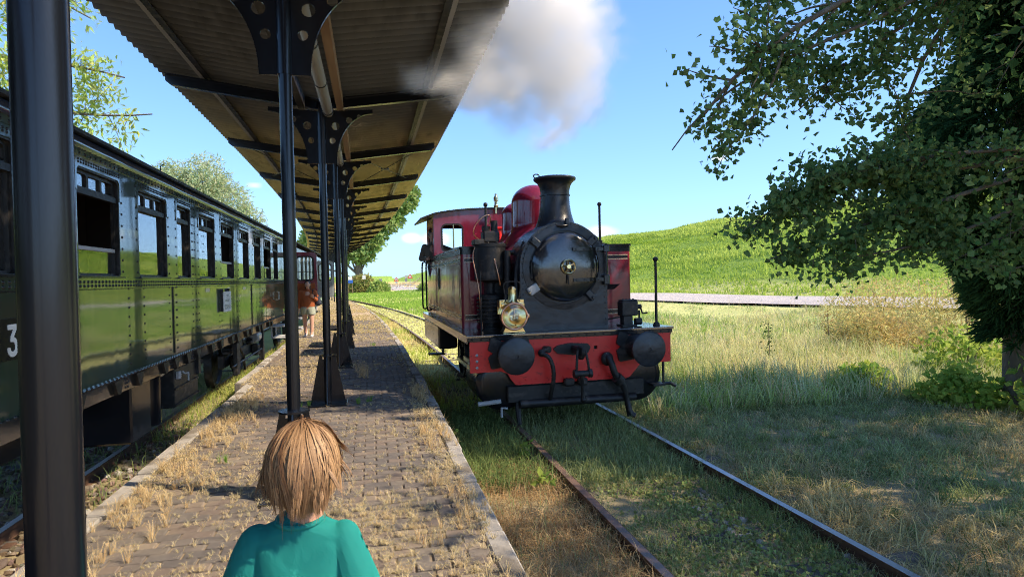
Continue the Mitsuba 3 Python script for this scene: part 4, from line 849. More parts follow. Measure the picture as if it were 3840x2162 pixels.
# child seen from behind, looking at the locomotive
ch_ = thing('person', 'child with blond bobbed hair and teal T-shirt standing with back turned', 'person')
HO = (-.19, 1.80, 0.0); RZ = -.12
def P3(*a): return A(a)
sk = [bone((0, 0, .97), .048, (0, .008, 1.06), .046)] + head(1.105, .93)
arm = {}
for k in (-1, 1):
    sh, el, wr = P3(k * .112, 0, .885), P3(k * .168, -.02, .69), P3(k * .17, .05, .52)
    sk += [bone(sh - A([k * .012, 0, .01]), .028, el, .029), bone(el, .029, wr, .023)] + hand(wr, (0, .1, -1), (-k * .3, 1, 0), .5, .72)
    hp, kn, an = P3(k * .07, 0, .60), P3(k * .078, .015, .34), P3(k * .08, -.01, .075)
    sk += [bone(hp, .075, kn, .052), bone(kn, .050, an, .034), bone(an, .034, P3(k * .085, .11, .04), .028)]
sk += [bone((-.04, 0, .60), .07, (-.04, 0, .86), .045), bone((.04, 0, .60), .07, (.04, 0, .86), .045)]
bt = blend(sk, .016, 8); part(ch_, 'body', place(bt, HO, RZ), 'm_skin', True)
face_bits(ch_, 1.105, .93, HO, RZ)
shp = [m3.Manifold.batch_hull([ell((0, .0, .55), .135, (1, .78, .5)), ell((0, -.004, .78), .128, (1, .72, .8)), ell((-.07, 0, .898), .062, (1, .95, .62)), ell((.07, 0, .898), .062, (1, .95, .62))]),
       m3.Manifold.batch_hull([ell((-.108, 0, .904), .045, (1, 1, .8)), ell((.108, 0, .904), .045, (1, 1, .8)), ell((0, -.005, .84), .09, (1, .8, 1)), ell((0, 0, .948), .060, (1, .95, .6))])]
for x in (-1, 1): shp += [bone((x * .112, 0, .905), .050, (x * .154, -.012, .775), .062), bone((x * .126, 0, .86), .054, (x * .166, -.018, .74), .062)]
tt = blend(shp, .013, 10); v = np.array(tt.vertices)
fold = .009 * np.sin(v[:, 0] * 30 + v[:, 2] * 12 * np.sign(v[:, 0])) * sst(.94, .75, v[:, 2]) * (meshkit.noise(v * 6, 5)) + .020 * (meshkit.fbm(v * A([9, 9, 4.5]), 3, 4) - .5)
nn = np.array(tt.vertex_normals); v = v + nn * (fold * sst(.97, .90, v[:, 2]))[:, None]; tt.vertices = v
part(ch_, 't_shirt', place(tt, (HO[0] - .014, HO[1], 0), RZ), 'm_teal', True)
th = np.linspace(0, 2 * PI, 33); cr_ = np.c_[.0585 * np.cos(th), .0555 * np.sin(th) - .002, .968 + .010 * np.sin(th + PI / 2 * 0) * 0 - .006 * np.sin(th) * -1]
part(ch_, 'collar', place(trimesh.Trimesh(*tube(cr_, .0075, 8)), (HO[0] - .014, HO[1], 0), RZ), 'm_teal', True)
sh_ = [m3.Manifold.batch_hull([ell((x * .04, 0, .60), .115, (1, .95, .5)), ell((x * .085, .005, .42), .082, (1, 1, .3))]) for x in (-1, 1)]; part(ch_, 'shorts', place(blend(sh_, .02, 6), HO, RZ), 'm_navy', True)
for x in (-1, 1): part(ch_, 'shoe', place(blend([bone((x * .08, -.03, .04), .04, (x * .088, .12, .03), .034), bone((x * .08, -.01, .05), .042, (x * .08, -.01, .10), .04)], .015, 4), HO, RZ), 'm_shoe', True)
# hair: an under-layer and many tapering locks from the crown to the nape
HC = A([0, -.004, 1.108])
hc = trimesh.creation.icosphere(4); v = np.array(hc.vertices)
front = sst(.35, .75, v[:, 1]); rr = A([.084, .103, .116]); v = v * rr
v[:, 2] = np.where(v[:, 2] < 0, np.maximum(v[:, 2] * 1.12, -.115), v[:, 2]); keep = (A(hc.vertices)[:, 1] < .35) | (A(hc.vertices)[:, 2] > .25)
fm = keep[np.array(hc.faces)].all(1)
cap = (v + HC, np.array(hc.faces)[fm]); cs = np.tile(A([(.20, .115, .06)]), (len(v), 1))
hr = part(ch_, 'hair', place(trimesh.Trimesh(cap[0], cap[1], process=False), HO, RZ), 'm_hair', True, label='blond hair in a chin-length bob', color=cs)
nC, nS = 320, 30; vs, fs, cs = [], [], []
for c_ in range(nC):
    a0 = rng.uniform(0, 2 * PI); s00 = rng.uniform(0, 1.15) * (1 if c_ % 3 else .35); nape = max(0, -math.sin(a0)); isfront = math.sin(a0) > .45
    end = (1.72 + .34 * rng.random() + .40 * nape * rng.uniform(.2, 1)) if not isfront else 1.32 + .2 * rng.random()
    s00 = min(s00, end - .65); sw0, lift0 = rng.normal(0, .20) + .10 * math.sin(a0 * 2), rng.uniform(1.0, 1.13) + .08 * rng.random() ** 3; curl, flick0 = rng.normal(0, .12), rng.normal(.35, 1.5) * (rng.random() < .65)
    tone0 = rng.uniform(0, 1); part_ = .09 * math.sin(a0 * 3)
    for k_ in range(nS):
        loose = (k_ % 8 == 0); da, dl, de = rng.normal(0, .060 + .08 * loose), rng.normal(0, .014 + .03 * loose), rng.normal(0, .07 + .08 * loose); w = rng.uniform(.0010, .0022); ts = np.linspace(s00 + rng.uniform(-.1, .1), end + de, 10); pts = []
        for t in ts:
            u = max(0.0, (t - s00) / max(end - s00, .1)); gather = da * (1.15 - .62 * u)
            aa = a0 + gather + sw0 * u ** 1.5 + curl * math.sin(u * 5); tq = min(t, 1.72)
            p = A([math.sin(tq) * math.cos(aa), math.sin(tq) * math.sin(aa), math.cos(tq)]) * rr * (1 + (lift0 - 1) * math.sin(min(u * 2.2, PI / 2)) + dl)
            if p[1] < 0: p[1] -= .014 * math.sin(tq)
            if t > 1.72:
                e = t - 1.72; p[2] -= e * .150; q = 1 - e * (.75 - .12 * flick0); p[0] *= q; p[1] *= 1 - e * (.62 if p[1] < 0 else .2)
            f_ = flick0 * .022 * max(0, u - .75) * 4; p[0] += f_ * math.cos(aa) * .6; p[1] += f_ * math.sin(aa) * .5
            pts.append(p + HC)
        pts = A(pts); tg = np.gradient(pts, axis=0); nr = pts - HC; sd = np.cross(tg, nr); sd /= np.linalg.norm(sd, axis=1)[:, None] + 1e-9
        tp = (np.r_[.5, .9, 1, 1, 1, .95, .85, .7, .45, .06] * w)[:, None]
        b0 = len(vs) * 20; vs.append(np.concatenate([pts - sd * tp, pts + sd * tp])); q = np.arange(9)
        fs.append(np.vstack([np.stack([q, q + 10, q + 11], 1), np.stack([q, q + 11, q + 1], 1)]) + b0)
        tone = float(np.clip(.15 + .7 * tone0 + rng.normal(0, .16), 0, 1)); c0 = A([.14, .070, .033]) * (1 - tone) + A([.52, .32, .165]) * tone; root = A([.20, .11, .055])
        f_ = np.linspace(0, 1, 10)[:, None]; cc = root * (1 - np.minimum(f_ * 3, 1)) + c0 * np.minimum(f_ * 3, 1); cs.append(np.concatenate([cc, cc]))
vs, fs, cs = np.vstack(vs), np.vstack(fs), np.vstack(cs)
part(hr, 'locks', place(trimesh.Trimesh(vs, fs, process=False), HO, RZ), 'm_hair', True, color=np.clip(cs, .01, .9), kind='stuff')

# woman walking towards the viewer on the left side of the platform
wo = thing('person', 'woman in rust-coloured jumper and pale shorts walking along the platform beside the carriage', 'person')
WO, WR = (-1.86, 19.7, 0), PI
sk = [bone((0, 0, 1.36), .05, (0, .01, 1.47), .048)] + head(1.545, 1.0)
# right arm (viewer's left) hangs, left arm (viewer's right) is bent up to the bag strap
LS, LE, LW = P3(-.19, 0, 1.31), P3(-.27, .02, 1.07), P3(-.17, .16, 1.16)
RS, RE, RW = P3(.19, 0, 1.31), P3(.25, -.03, 1.05), P3(.25, .05, .82)
sk += [bone(LS, .055, LE, .045), bone(LE, .042, LW, .030), bone(RS, .055, RE, .045), bone(RE, .042, RW, .030)] + hand(LW, (.35, .3, .9), (1, 0, 0), 1.0) + hand(RW, (0, .1, -1), (0, 1, 0), .5)
for k, dy, lift in ((-1, .10, 0), (1, -.10, .02)):
    hp, kn, an = P3(k * .10, 0, .86), P3(k * .105, dy * .7 + .03, .48), P3(k * .10, dy * 1.5, .095 + lift)
    sk += [bone(hp, .105, kn, .062), bone(kn, .062, an, .042), bone(an, .042, an + A([0, .14, -.05]), .032), bone(kn + A([0, -.02, -.12]), .06, an, .04)]
sk += [bone((0, 0, .88), .15, (0, 0, 1.24), .13)]
part(wo, 'body', place(blend(sk, .022, 8), WO, WR), 'm_skin', True); face_bits(wo, 1.545, 1.0, WO, WR)
jp = [m3.Manifold.batch_hull([ell((0, 0, .90), .19, (1.12, .85, .3)), ell((0, .01, 1.1), .19, (1.05, .85, .8)), ell((-.13, 0, 1.29), .1, (1, .9, .8)), ell((.13, 0, 1.29), .1, (1, .9, .8))]), bone((0, 0, 1.33), .085, (0, 0, 1.385), .065)]
for a, b, c in ((LS, LE, LW), (RS, RE, RW)): jp += [bone(a, .075, b, .066), bone(b, .066, b + (c - b) * .75, .05)]
j = blend(jp, .02, 8); v = np.array(j.vertices); j.vertices = v + np.array(j.vertex_normals) * (.02 * (meshkit.fbm(v * 9, 3, 2) - .5))[:, None]; part(wo, 'jumper', place(j, WO, WR), 'm_rustknit', True)
part(wo, 'shorts', place(blend([m3.Manifold.batch_hull([ell((k * .06, 0, .86), .15, (1, 1, .45)), ell((k * .105, (-k) * .05, .67), .115, (1, 1.05, .2))]) for k in (-1, 1)], .02, 6), WO, WR), 'm_sage', True)
for k, dy, lift in ((-1, .15, 0), (1, -.15, .02)):
    sho = part(wo, 'shoe', place(blend([bone((k * .10, dy - .05, .045 + lift), .042, (k * .105, dy + .15, .04), .038), bone((k * .1, dy - .02, .06), .045, (k * .1, dy - .02, .11 + lift), .045)], .018, 4), WO, WR), 'm_shoe', True)
    part(sho, 'sock', place(blend([bone((k * .1, dy - .01, .10 + lift), .05, (k * .1, dy - .02, .19 + lift), .047)], .02, 3), WO, WR), 'm_white', True)
hh = blend([m3.Manifold.batch_hull([ell((0, -.02, 1.57), .105, (.85, .95, 1.08)), ell((0, -.05, 1.50), .09, (.95, .8, 1.1))]), ell((0, -.08, 1.43), .07, (1.2, .6, 1.3))], .02, 6); fc = np.array(hh.triangles_center); ok = ~((fc[:, 1] > .055) & (fc[:, 2] < 1.61))
part(wo, 'hair', place(trimesh.Trimesh(hh.vertices, np.array(hh.faces)[ok], process=False), WO, WR), 'm_iron', True)
bag = thing('shoulder_bag', 'dark navy shoulder bag hanging at the side of the woman in the rust jumper', 'bag')
bg = blend([m3.Manifold.batch_hull([ell((-.30, .03, .98), .12, (.75, .6, .55)), ell((-.29, .03, 1.13), .10, (.7, .5, .6))])], .02, 4); v = np.array(bg.vertices); bg.vertices = v + np.array(bg.vertex_normals) * (.03 * (meshkit.fbm(v * 8, 3, 7) - .5))[:, None]
part(bag, 'pouch', place(bg, WO, WR), 'm_navy', True)
sp = spline([(-.30, -.02, 1.15), (-.24, -.09, 1.33), (-.16, 0, 1.40), (-.17, .12, 1.25), (-.27, .10, 1.16)], 20); part(bag, 'strap', place(trimesh.Trimesh(*tube(sp, .012, 6)), WO, WR), 'm_iron', True)

# driver leaning out of the cab
dv = thing('person', 'locomotive driver in dark olive shirt leaning out of the cab doorway', 'person')
DO, DRZ = (LX - 1.30, LY + 5.72, .98), .10
sk = [bone((0, 0, 1.40), .052, (0, .03, 1.50), .05)] + [x.translate([0, .03, 0]) for x in head(1.575, 1.0)]
aS, aE, aW = P3(.17, 0, 1.32), P3(.23, -.10, 1.08), P3(.14, .06, 1.06)
bS, bE, bW = P3(-.18, 0, 1.32), P3(-.40, .06, 1.24), P3(-.62, .16, 1.28)
sk += [bone(aS, .055, aE, .045), bone(aE, .042, aW, .03), bone(bS, .055, bE, .045), bone(bE, .042, bW, .03)] + hand(aW, (-.5, .8, -.2), (0, .3, 1), .8) + hand(bW, (-1, -.1, .2), (0, .3, 1), .9)
for k in (-1, 1): sk += [bone((-.10 + k * .09, 0, .88), .1, (-.14 + k * .1, .04, .48), .065), bone((-.14 + k * .1, .04, .48), .06, (-.18 + k * .1, 0, .08), .045), bone((-.18 + k * .1, 0, .06), .04, (-.18 + k * .1, .14, .04), .035)]
sk += [bone((-.08, 0, .92), .14, (0, 0, 1.25), .13)]
part(dv, 'body', place(blend(sk, .022, 8), DO, PI + DRZ), 'm_skin', True); face_bits(dv, 1.575, 1.0, (DO[0], DO[1] - .03, DO[2]), PI + DRZ)
sh2 = [m3.Manifold.batch_hull([ell((-.07, 0, .95), .17, (1, .8, .4)), ell((0, 0, 1.15), .17, (1, .8, .8)), ell((-.12, 0, 1.31), .085, (1, .9, .8)), ell((.12, 0, 1.31), .085, (1, .9, .8))]), bone((0, 0, 1.36), .07, (0, .01, 1.41), .06)]
for a, b, c in ((aS, aE, aW), (bS, bE, bW)): sh2 += [bone(a, .07, b, .058), bone(b, .056, b + (c - b) * .8, .045)]
part(dv, 'shirt', place(blend(sh2, .02, 8), DO, PI + DRZ), 'm_olive', True)
part(dv, 'trousers', place(blend([m3.Manifold.batch_hull([ell((-.08 + k * .06, 0, .92), .14, (1, 1, .4)), ell((-.17 + k * .1, 0, .14), .065, (1, 1, .4))]) for k in (-1, 1)], .025, 5), DO, PI + DRZ), 'm_navy', True)
hh = blend([ell((0, .015, 1.60), .108, (.86, .98, 1.0)), ell((0, -.02, 1.55), .09, (.95, .8, 1))], .02, 5); fc = np.array(hh.triangles_center); ok = ~((fc[:, 1] > .06) & (fc[:, 2] < 1.63))
part(dv, 'hair', place(trimesh.Trimesh(hh.vertices, np.array(hh.faces)[ok], process=False), DO, PI + DRZ), 'm_iron', True)
# ------------------------------------------------------------------ vegetation
def blades(P, h, w, lean, col, tipcol=None, droop=.35):
    """curved grass blades: five points, three triangles each"""
    n = len(P); P = A(P); h = np.broadcast_to(h, n); w = np.broadcast_to(w, n)
    an = rng.uniform(0, 2 * PI, n); side = np.stack([np.cos(an), np.sin(an), 0 * an], 1) * (w / 2)[:, None]
    la = rng.uniform(0, 2 * PI, n) if np.ndim(lean) < 2 else None
    ld = np.stack([np.cos(la), np.sin(la), 0 * la], 1) * (np.broadcast_to(lean, n) * h)[:, None] if la is not None else np.c_[lean, np.zeros(n)] * h[:, None]
    up = np.zeros((n, 3)); up[:, 2] = h
    L = np.linalg.norm(ld, axis=1) / h
    mid = P + up * (.55 / np.sqrt(1 + .3 * L ** 2))[:, None] + ld * .35; tip = P + up * (1 / np.sqrt(1 + L ** 2))[:, None] * (1 - droop * np.minimum(L, 1.5))[:, None] + ld
    v = np.stack([P - side, P + side, mid - side * .8, mid + side * .8, tip], 1).reshape(-1, 3)
    f = (np.array([[0, 1, 3], [0, 3, 2], [2, 3, 4]])[None] + (np.arange(n) * 5)[:, None, None]).reshape(-1, 3)
    tc = col if tipcol is None else tipcol
    c = np.stack([col, col, .5 * (col + tc), .5 * (col + tc), tc], 1).reshape(-1, 3)
    return v, f, np.clip(c, .005, .85)

def tufts(P, k, h, w, spread, col, var=.15, flat=0.0):
    """star-shaped tufts of k blades around each of the points P"""
    n = len(P); Q = np.repeat(P, k, 0); an = rng.uniform(0, 2 * PI, n * k)
    s = rng.uniform(.25, 1.0, n * k) * spread; lean = np.stack([np.cos(an), np.sin(an)], 1) * s[:, None]
    H = np.repeat(np.broadcast_to(h, n), k) * rng.uniform(.5, 1.25, n * k)
    c = np.repeat(col, k, 0) * rng.uniform(1 - var, 1 + var, (n * k, 1))
    Q = Q + np.c_[rng.normal(0, .008, (n * k, 2)), np.zeros(n * k)]
    return blades(Q, H, w, lean, c)

def leaves(P, size, col, var=.2, nrm=None, droop=0.0, aspect=.75):
    """kite-shaped leaves folded along the midrib"""
    n = len(P); P = A(P); size = np.broadcast_to(size, n) * rng.uniform(.7, 1.25, n)
    d = rng.normal(0, 1, (n, 3)); d[:, 2] -= droop; d /= np.linalg.norm(d, axis=1)[:, None]
    s = np.cross(d, rng.normal(0, 1, (n, 3))); s /= np.linalg.norm(s, axis=1)[:, None] + 1e-9
    u = np.cross(s, d)
    L = size[:, None]; W = L * aspect * .5
    v = np.stack([P, P + d * L * .38 + s * W + u * W * .3, P + d * L, P + d * L * .38 - s * W + u * W * .3], 1).reshape(-1, 3)
    f = (np.array([[0, 1, 2], [0, 2, 3]])[None] + (np.arange(n) * 4)[:, None, None]).reshape(-1, 3)
    c = A(col) * rng.uniform(1 - var, 1 + var, (n, 1)) * (1 + rng.normal(0, .06, (n, 3)))
    return v, f, np.clip(np.repeat(c, 4, 0), .004, .8)

def join(ms):
    v, f = cat([(m[0], m[1]) for m in ms]); return (v, f), np.vstack([m[2] for m in ms])
def scatter(n, x0, x1, y0, y1, dens=None, pw=1.0):
    P = np.stack([rng.uniform(x0, x1, n), y0 + (y1 - y0) * rng.random(n) ** pw, np.zeros(n)], 1)
    if dens is not None: P = P[rng.random(len(P)) < dens(P)]
    P[:, 2] = ground(P[:, 0], P[:, 1]) - .01
    return P
def pn(P, s, seed): return meshkit.fbm(np.c_[P[:, :2] * s, np.zeros(len(P))], 3, seed)
def mixc(a, b, t): return A(a) * (1 - t[:, None]) + A(b) * t[:, None]
def clumps(P, k, sp):
    """k blade roots gathered round each of the points P, on the ground"""
    Q = np.repeat(P, k, 0); Q[:, :2] += rng.normal(0, 1, (len(Q), 2)) * np.repeat(rng.uniform(.4, 1.3, len(P)) * sp, k)[:, None]; Q[:, 2] = ground(Q[:, 0], Q[:, 1]) - .01; return Q
STRAW, RED, GREEN, LUSH, YEL, SAGE = (.68, .55, .29), (.58, .38, .20), (.31, .38, .13), (.15, .23, .085), (.55, .55, .15), (.42, .48, .25)
GAIN = 1.45

# dry grass growing between the bricks of the platform
def platpts(n, x0, x1, y0, y1, dens, pw=1.0):
    P = np.stack([rng.uniform(x0, x1, n), y0 + (y1 - y0) * rng.random(n) ** pw, np.zeros(n)], 1)
    P = P[(P[:, 0] > left_edge(P[:, 1]) + .0)]; P = P[rng.random(len(P)) < dens(P)]; P[:, 0] += offP(P[:, 1]); return P
edge = lambda P: np.exp(-((P[:, 0] - .62 - 0) / .13) ** 2)
ledge = lambda P: np.exp(-((P[:, 0] - left_edge(P[:, 1]) - .1) / .28) ** 2)
ms = []
bare = lambda P: 1 - .9 * np.exp(-((P[:, 1] - 7.9) / 1.5) ** 2) * (P[:, 0] > -1.6) * (P[:, 0] < .45)
P = platpts(15000, -2.0, .7, 2.9, 8.5, lambda P: np.clip((pn(P, 1.1, 3) - .40) * 3.0, .10, 1) * bare(P) * .5)
P[:, 1] = np.where(rng.random(len(P)) < .6, 2.5 + .104 * np.round((P[:, 1] - 2.5) / .104), P[:, 1])
ms.append(tufts(P, 9, rng.uniform(.025, .075, len(P)), .0034, 1.5, mixc((.74, .60, .36), (.66, .58, .34), rng.random(len(P)))))
P = platpts(3600, -2.05, .76, 2.8, 9.5, lambda P: np.clip(edge(P) + 1.3 * ledge(P), 0, 1) * np.clip((pn(P, 1.6, 8) - .34) * 4, 0, 1))
ms.append(tufts(P, 16, rng.uniform(.06, .19, len(P)), .0036, .9, mixc((.74, .60, .35), (.70, .52, .28), rng.random(len(P)))))
P = platpts(9000, -2.1, .75, 8.6, 22, lambda P: np.clip((pn(P, .9, 5) - .40) * 3.2, .04, 1) * (.55 + .6 * edge(P) + .6 * ledge(P)) * bare(P) * (1 - .75 * (P[:, 1] < 14.5) * (P[:, 0] > -.45) * (P[:, 0] < .5)))
ms.append(tufts(P, 9, rng.uniform(.03, .07, len(P)), .0055, 1.5, mixc((.78, .65, .39), (.70, .58, .33), rng.random(len(P)))))
P = platpts(7500, -2.1, .72, 20, 66, lambda P: np.clip((pn(P, .5, 6) - .36) * 3.4, .12, 1))
ms.append(tufts(P, 8, rng.uniform(.04, .10, len(P)), .012, 1.4, mixc((.76, .60, .33), (.64, .57, .28), rng.random(len(P)))))
for x, y, n_ in ((-.15, 10.9, 26), (-.25, 11.6, 16), (-1.6, 11.6, 10), (-.9, 12.5, 8), (.3, 3.9, 10), (.45, 5.0, 12), (.5, 6.7, 14)):
    ms.append(tufts(A([[x, y, 0]] * 4) + np.c_[rng.normal(0, .05, (4, 2)), np.zeros(4)], n_, .26 if y > 9 else .15, .004, .55, A([(.74, .56, .32)] * 4)))
m, c = join(ms); solo('dry_grass', m, 'm_straw', kind='stuff', label='dry straw-coloured tufts of grass growing between the platform bricks', smooth=False, color=c)
ms = []
for x, y in ((-.93, 8.62), (-.84, 8.66), (-.98, 8.7), (-.1, 8.72), (-.2, 8.6), (-1.35, 6.2), (-.05, 16.3), (.02, 16.2)): ms.append(tufts(A([[x, y, 0]] * 3) + np.c_[rng.normal(0, .03, (3, 2)), np.zeros(3)], 12, .10, .005, .6, A([(.25, .42, .08)] * 3)))
m, c = join(ms); solo('green_tufts', m, 'm_leaf', kind='stuff', label='small green tufts of grass beside the feet of the canopy columns', color=c)

# beside and between the rails of the right track
ms = []
def add(P, h, w, lean, c, **k):
    ms.append(blades(P, h, w, lean, c, **k))
def gsc(P): return .6 + .8 * pn(P, 1.4, 21)
P = scatter(15000, .82, 1.80, 2.6, 6.9, lambda P: np.clip(.35 + 1.2 * (pn(P, 2.2, 2) - .3), .1, 1)); n = len(P); t = rng.random(n)
add(P, rng.uniform(.06, .26, n) * gsc(P), .0062 * rng.uniform(.6, 1.3, n), rng.uniform(.3, 1.5, n), mixc(RED, (.74, .56, .30), t ** 1.2) * rng.uniform(.6, 1.15, (n, 1)))
P = scatter(5500, .82, 1.72, 6.0, 9.6); n = len(P); add(P, rng.uniform(.12, .36, n) * gsc(P), .009, rng.uniform(.2, .9, n), mixc(LUSH, GREEN, rng.random(n)) * rng.uniform(.6, 1.3, (n, 1)))
P = scatter(900, .82, 1.72, 2.6, 7.5); n = len(P); add(P, rng.uniform(.1, .25, n), .005, rng.uniform(.2, .9, n), mixc(GREEN, SAGE, rng.random(n)))
P = clumps(scatter(2400, 1.9, 3.3, 2.6, 7.5, lambda P: np.clip((pn(P, 1.5, 12) - .40) * 4, .2, 1)), 9, .04); n = len(P); add(P, rng.uniform(.04, .17, n) * gsc(P), .006 * rng.uniform(.6, 1.3, n), rng.uniform(.3, 1.3, n), rng.uniform(.7, 1.2, (n, 1)) * mixc(mixc(GREEN, SAGE, rng.random(n)), STRAW, (rng.random(n) < .35) * 1.0))
P = clumps(scatter(750, 1.86, 3.3, 6.0, 10), 10, .06); n = len(P); add(P, rng.uniform(.08, .30, n) * gsc(P), .0085, rng.uniform(.15, .9, n), mixc(GREEN, SAGE, rng.random(n)) * rng.uniform(.6, 1.2, (n, 1)))
P = scatter(3500, 3.02, 3.42, 3.0, 9.0, lambda P: np.clip((pn(P, 1.7, 14) - .42) * 5, 0, 1)); n = len(P); add(P, rng.uniform(.1, .25, n), .005, rng.uniform(.2, .8, n), mixc(GREEN, LUSH, rng.random(n)))
for x0, x1 in ((1.73, 1.80), (1.87, 1.96), (3.22, 3.30), (3.38, 3.5)):
    P = scatter(900, x0, x1, 2.6, 9); n = len(P); add(P, rng.uniform(.06, .17, n), .0042, rng.uniform(.2, 1.0, n), mixc(SAGE, STRAW, rng.random(n)))
# the rough grass to the right of the track, shaded in front and sunlit beyond
def rough(n, x0, x1, y0, y1, w, hk, pw=1.0):
    C = scatter(n, x0, x1, y0, y1, lambda P: np.clip(.55 + 1.2 * (pn(P, .8, 31) - .4), .25, 1), pw); k = 14; m = len(C); P = clumps(C, k, .06); n = len(P)
    g = np.clip((pn(C, .7, 33) - .40) * 5, 0, 1); kind = rng.random(m)
    c = mixc(mixc(STRAW, (.58, .46, .23), rng.random(m)), mixc(GREEN, SAGE, rng.random(m)), np.clip(g * .8 + .55 * (rng.random(m) - .05), 0, 1)); c[kind < .12] = mixc((.74, .60, .34), (.70, .50, .26), rng.random((kind < .12).sum())); c[kind > .93] = A(LUSH)
    c = np.repeat(c * rng.uniform(.72, 1.2, (m, 1)), k, 0) * rng.uniform(.8, 1.2, (n, 1)); hh = np.repeat(rng.uniform(.35, 1.5, m) * (.5 + pn(C, .9, 37)), k)
    la = np.repeat(rng.uniform(0, 2 * PI, m), k) + rng.normal(0, 1.1, n); lm = rng.uniform(.3, 1.4, n)
    ms.append(blades(P, rng.uniform(.5, 1.1, n) * hk * hh, w * rng.uniform(.6, 1.4, n), np.stack([np.cos(la), np.sin(la)], 1) * lm[:, None], c))
rough(5200, 3.4, 9.8, 2.6, 9.6, .0085, .20, .9)
rough(1500, 3.4, 5.8, 2.6, 6, .0065, .13)
m, c = join(ms); solo('grass', m, 'm_leaf', kind='stuff', label='rough dry and green grass along the right track', color=c); ms = []
def meadow(n, x0, x1, y0, y1, w, h0, h1, pw=1.0, cond=None, sp=.09):
    k = 9; C = scatter(n // k, x0, x1, y0, y1, cond, pw); m = len(C); P = clumps(C, k, sp); n = len(P)
    g = pn(C, .35, 41); s = rng.random(m)
    c = mixc(mixc((.68, .68, .27), (.85, .80, .46), rng.random(m)), mixc((.42, .56, .13), (.70, .76, .42), rng.random(m)), np.clip((g - .40) * 5, 0, 1))
    st = s < .20; c[st] = mixc((.84, .76, .50), (.78, .60, .32), rng.random(st.sum())); c[s > .93] = (.22, .36, .07)
    c = np.repeat(c * rng.uniform(.75, 1.15, (m, 1)), k, 0) * rng.uniform(.85, 1.15, (n, 1))
    hh = np.repeat((.35 + 1.2 * pn(C, .6, 43)) * rng.uniform(.6, 1.3, m), k); la = np.repeat(rng.uniform(0, 2 * PI, m), k) + rng.normal(0, 1.0, n); lm = rng.uniform(.1, .9, n)
    ms.append(blades(P, rng.uniform(h0, h1, n) * hh, w * rng.uniform(.6, 1.4, n), np.stack([np.cos(la), np.sin(la)], 1) * lm[:, None], c))
right = lambda P: (P[:, 0] > 3.9 + offT(P[:, 1])) * (foot_dist(P[:, 0], P[:, 1]) < -14.3) * 1.0
meadow(46000, 3.6, 15, 8.6, 16, .013, .25, .62, 1.0, right)
meadow(32000, 4, 21, 15, 26, .020, .2, .5, 1.0, right, .14)
meadow(20000, 2, 24, 24, 46, .030, .06, .20, 1.0, right, .2)
P = scatter(420, 4, 21, 10, 38, right); n = len(P); ms.append(blades(P, rng.uniform(.7, 1.15, n), .010, rng.uniform(.05, .3, n), np.tile(A([(.76, .62, .38)]), (n, 1))))
m, c = join(ms); solo('tall_grass', m, 'm_leaf', kind='stuff', label='tall yellow-green sunlit grass between the locomotive and the road', color=c); ms = []
# bank beyond the locomotive, along the curving track
P = scatter(26000, 0, 14, 15, 60, lambda P: ((P[:, 0] > 3.7 + offT(P[:, 1])) & (P[:, 0] < 14 + offT(P[:, 1]))) * 1.0, 1.1); n = len(P)
ms.append(blades(P, rng.uniform(.12, .36, n), .022 * (1 + P[:, 1] / 40), rng.uniform(.2, .8, n), mixc((.25, .46, .06), (.42, .58, .12), pn(P, .5, 51))))
P = np.stack([rng.uniform(-14, 12, 22000), rng.uniform(55, 104, 22000), np.zeros(22000)], 1); P = P[(P[:, 0] > 3.6 + offT(P[:, 1]))]; P[:, 2] = ground(P[:, 0], P[:, 1]); n = len(P)
ms.append(blades(P, rng.uniform(.15, .4, n), .06, rng.uniform(.2, .8, n), mixc((.25, .46, .06), (.42, .56, .12), pn(P, .3, 52))))
P = np.stack([rng.uniform(.80, 1.75, 5200), 9.5 + 50 * rng.random(5200) ** 1.2, np.zeros(5200)], 1); d = np.clip((P[:, 0] - .8) / .95, 0, 1); P[:, 0] += offP(P[:, 1]) * (1 - d) + offT(P[:, 1]) * d; P[:, 2] = ground(P[:, 0], P[:, 1]); n = len(P); t = pn(P, .8, 53)
ms.append(blades(P, rng.uniform(.08, .3, n) * (.5 + t), .011 + P[:, 1] * .0004, rng.uniform(.2, 1, n), mixc((.72, .58, .28), (.48, .58, .12), np.clip((t - .35) * 3.5, 0, 1))))
P = np.stack([rng.uniform(1.95, 3.25, 2600), 14 + 46 * rng.random(2600), np.zeros(2600)], 1); P[:, 0] += offT(P[:, 1]); P[:, 2] = ground(P[:, 0], P[:, 1]); n = len(P)
ms.append(blades(P, rng.uniform(.05, .2, n), .016, rng.uniform(.3, 1, n), mixc((.66, .55, .26), (.45, .52, .14), rng.random(n))))
m, c = join(ms); solo('verge_grass', m, 'm_leaf', kind='stuff', label='bright green grass bank along the curve of the right track', color=c); ms = []
# strip between the platform and the carriage
P = scatter(9000, -2.95, -2.03, 9.3, 24, lambda P: np.clip(.3 + 1.5 * (pn(P, 1.1, 61) - .3), .1, 1)); n = len(P)
ms.append(blades(P, rng.uniform(.08, .3, n), .008, rng.uniform(.2, 1.0, n), mixc((.58, .56, .18), (.36, .52, .10), rng.random(n))))
P = scatter(2200, -4.6, -2.3, 6.5, 16); n = len(P); ms.append(blades(P, rng.uniform(.1, .35, n), .008, rng.uniform(.2, .9, n), mixc(GREEN, LUSH, rng.random(n))))
P = scatter(700, -2.7, -1.98, 2.6, 4.6); n = len(P); ms.append(blades(P, rng.uniform(.04, .12, n), .006, rng.uniform(.2, 1.2, n), mixc(LUSH, GREEN, rng.random(n))))
m, c = join(ms); solo('ditch_grass', m, 'm_leaf', kind='stuff', label='yellow-green grass in the gap between platform and left track', color=c)
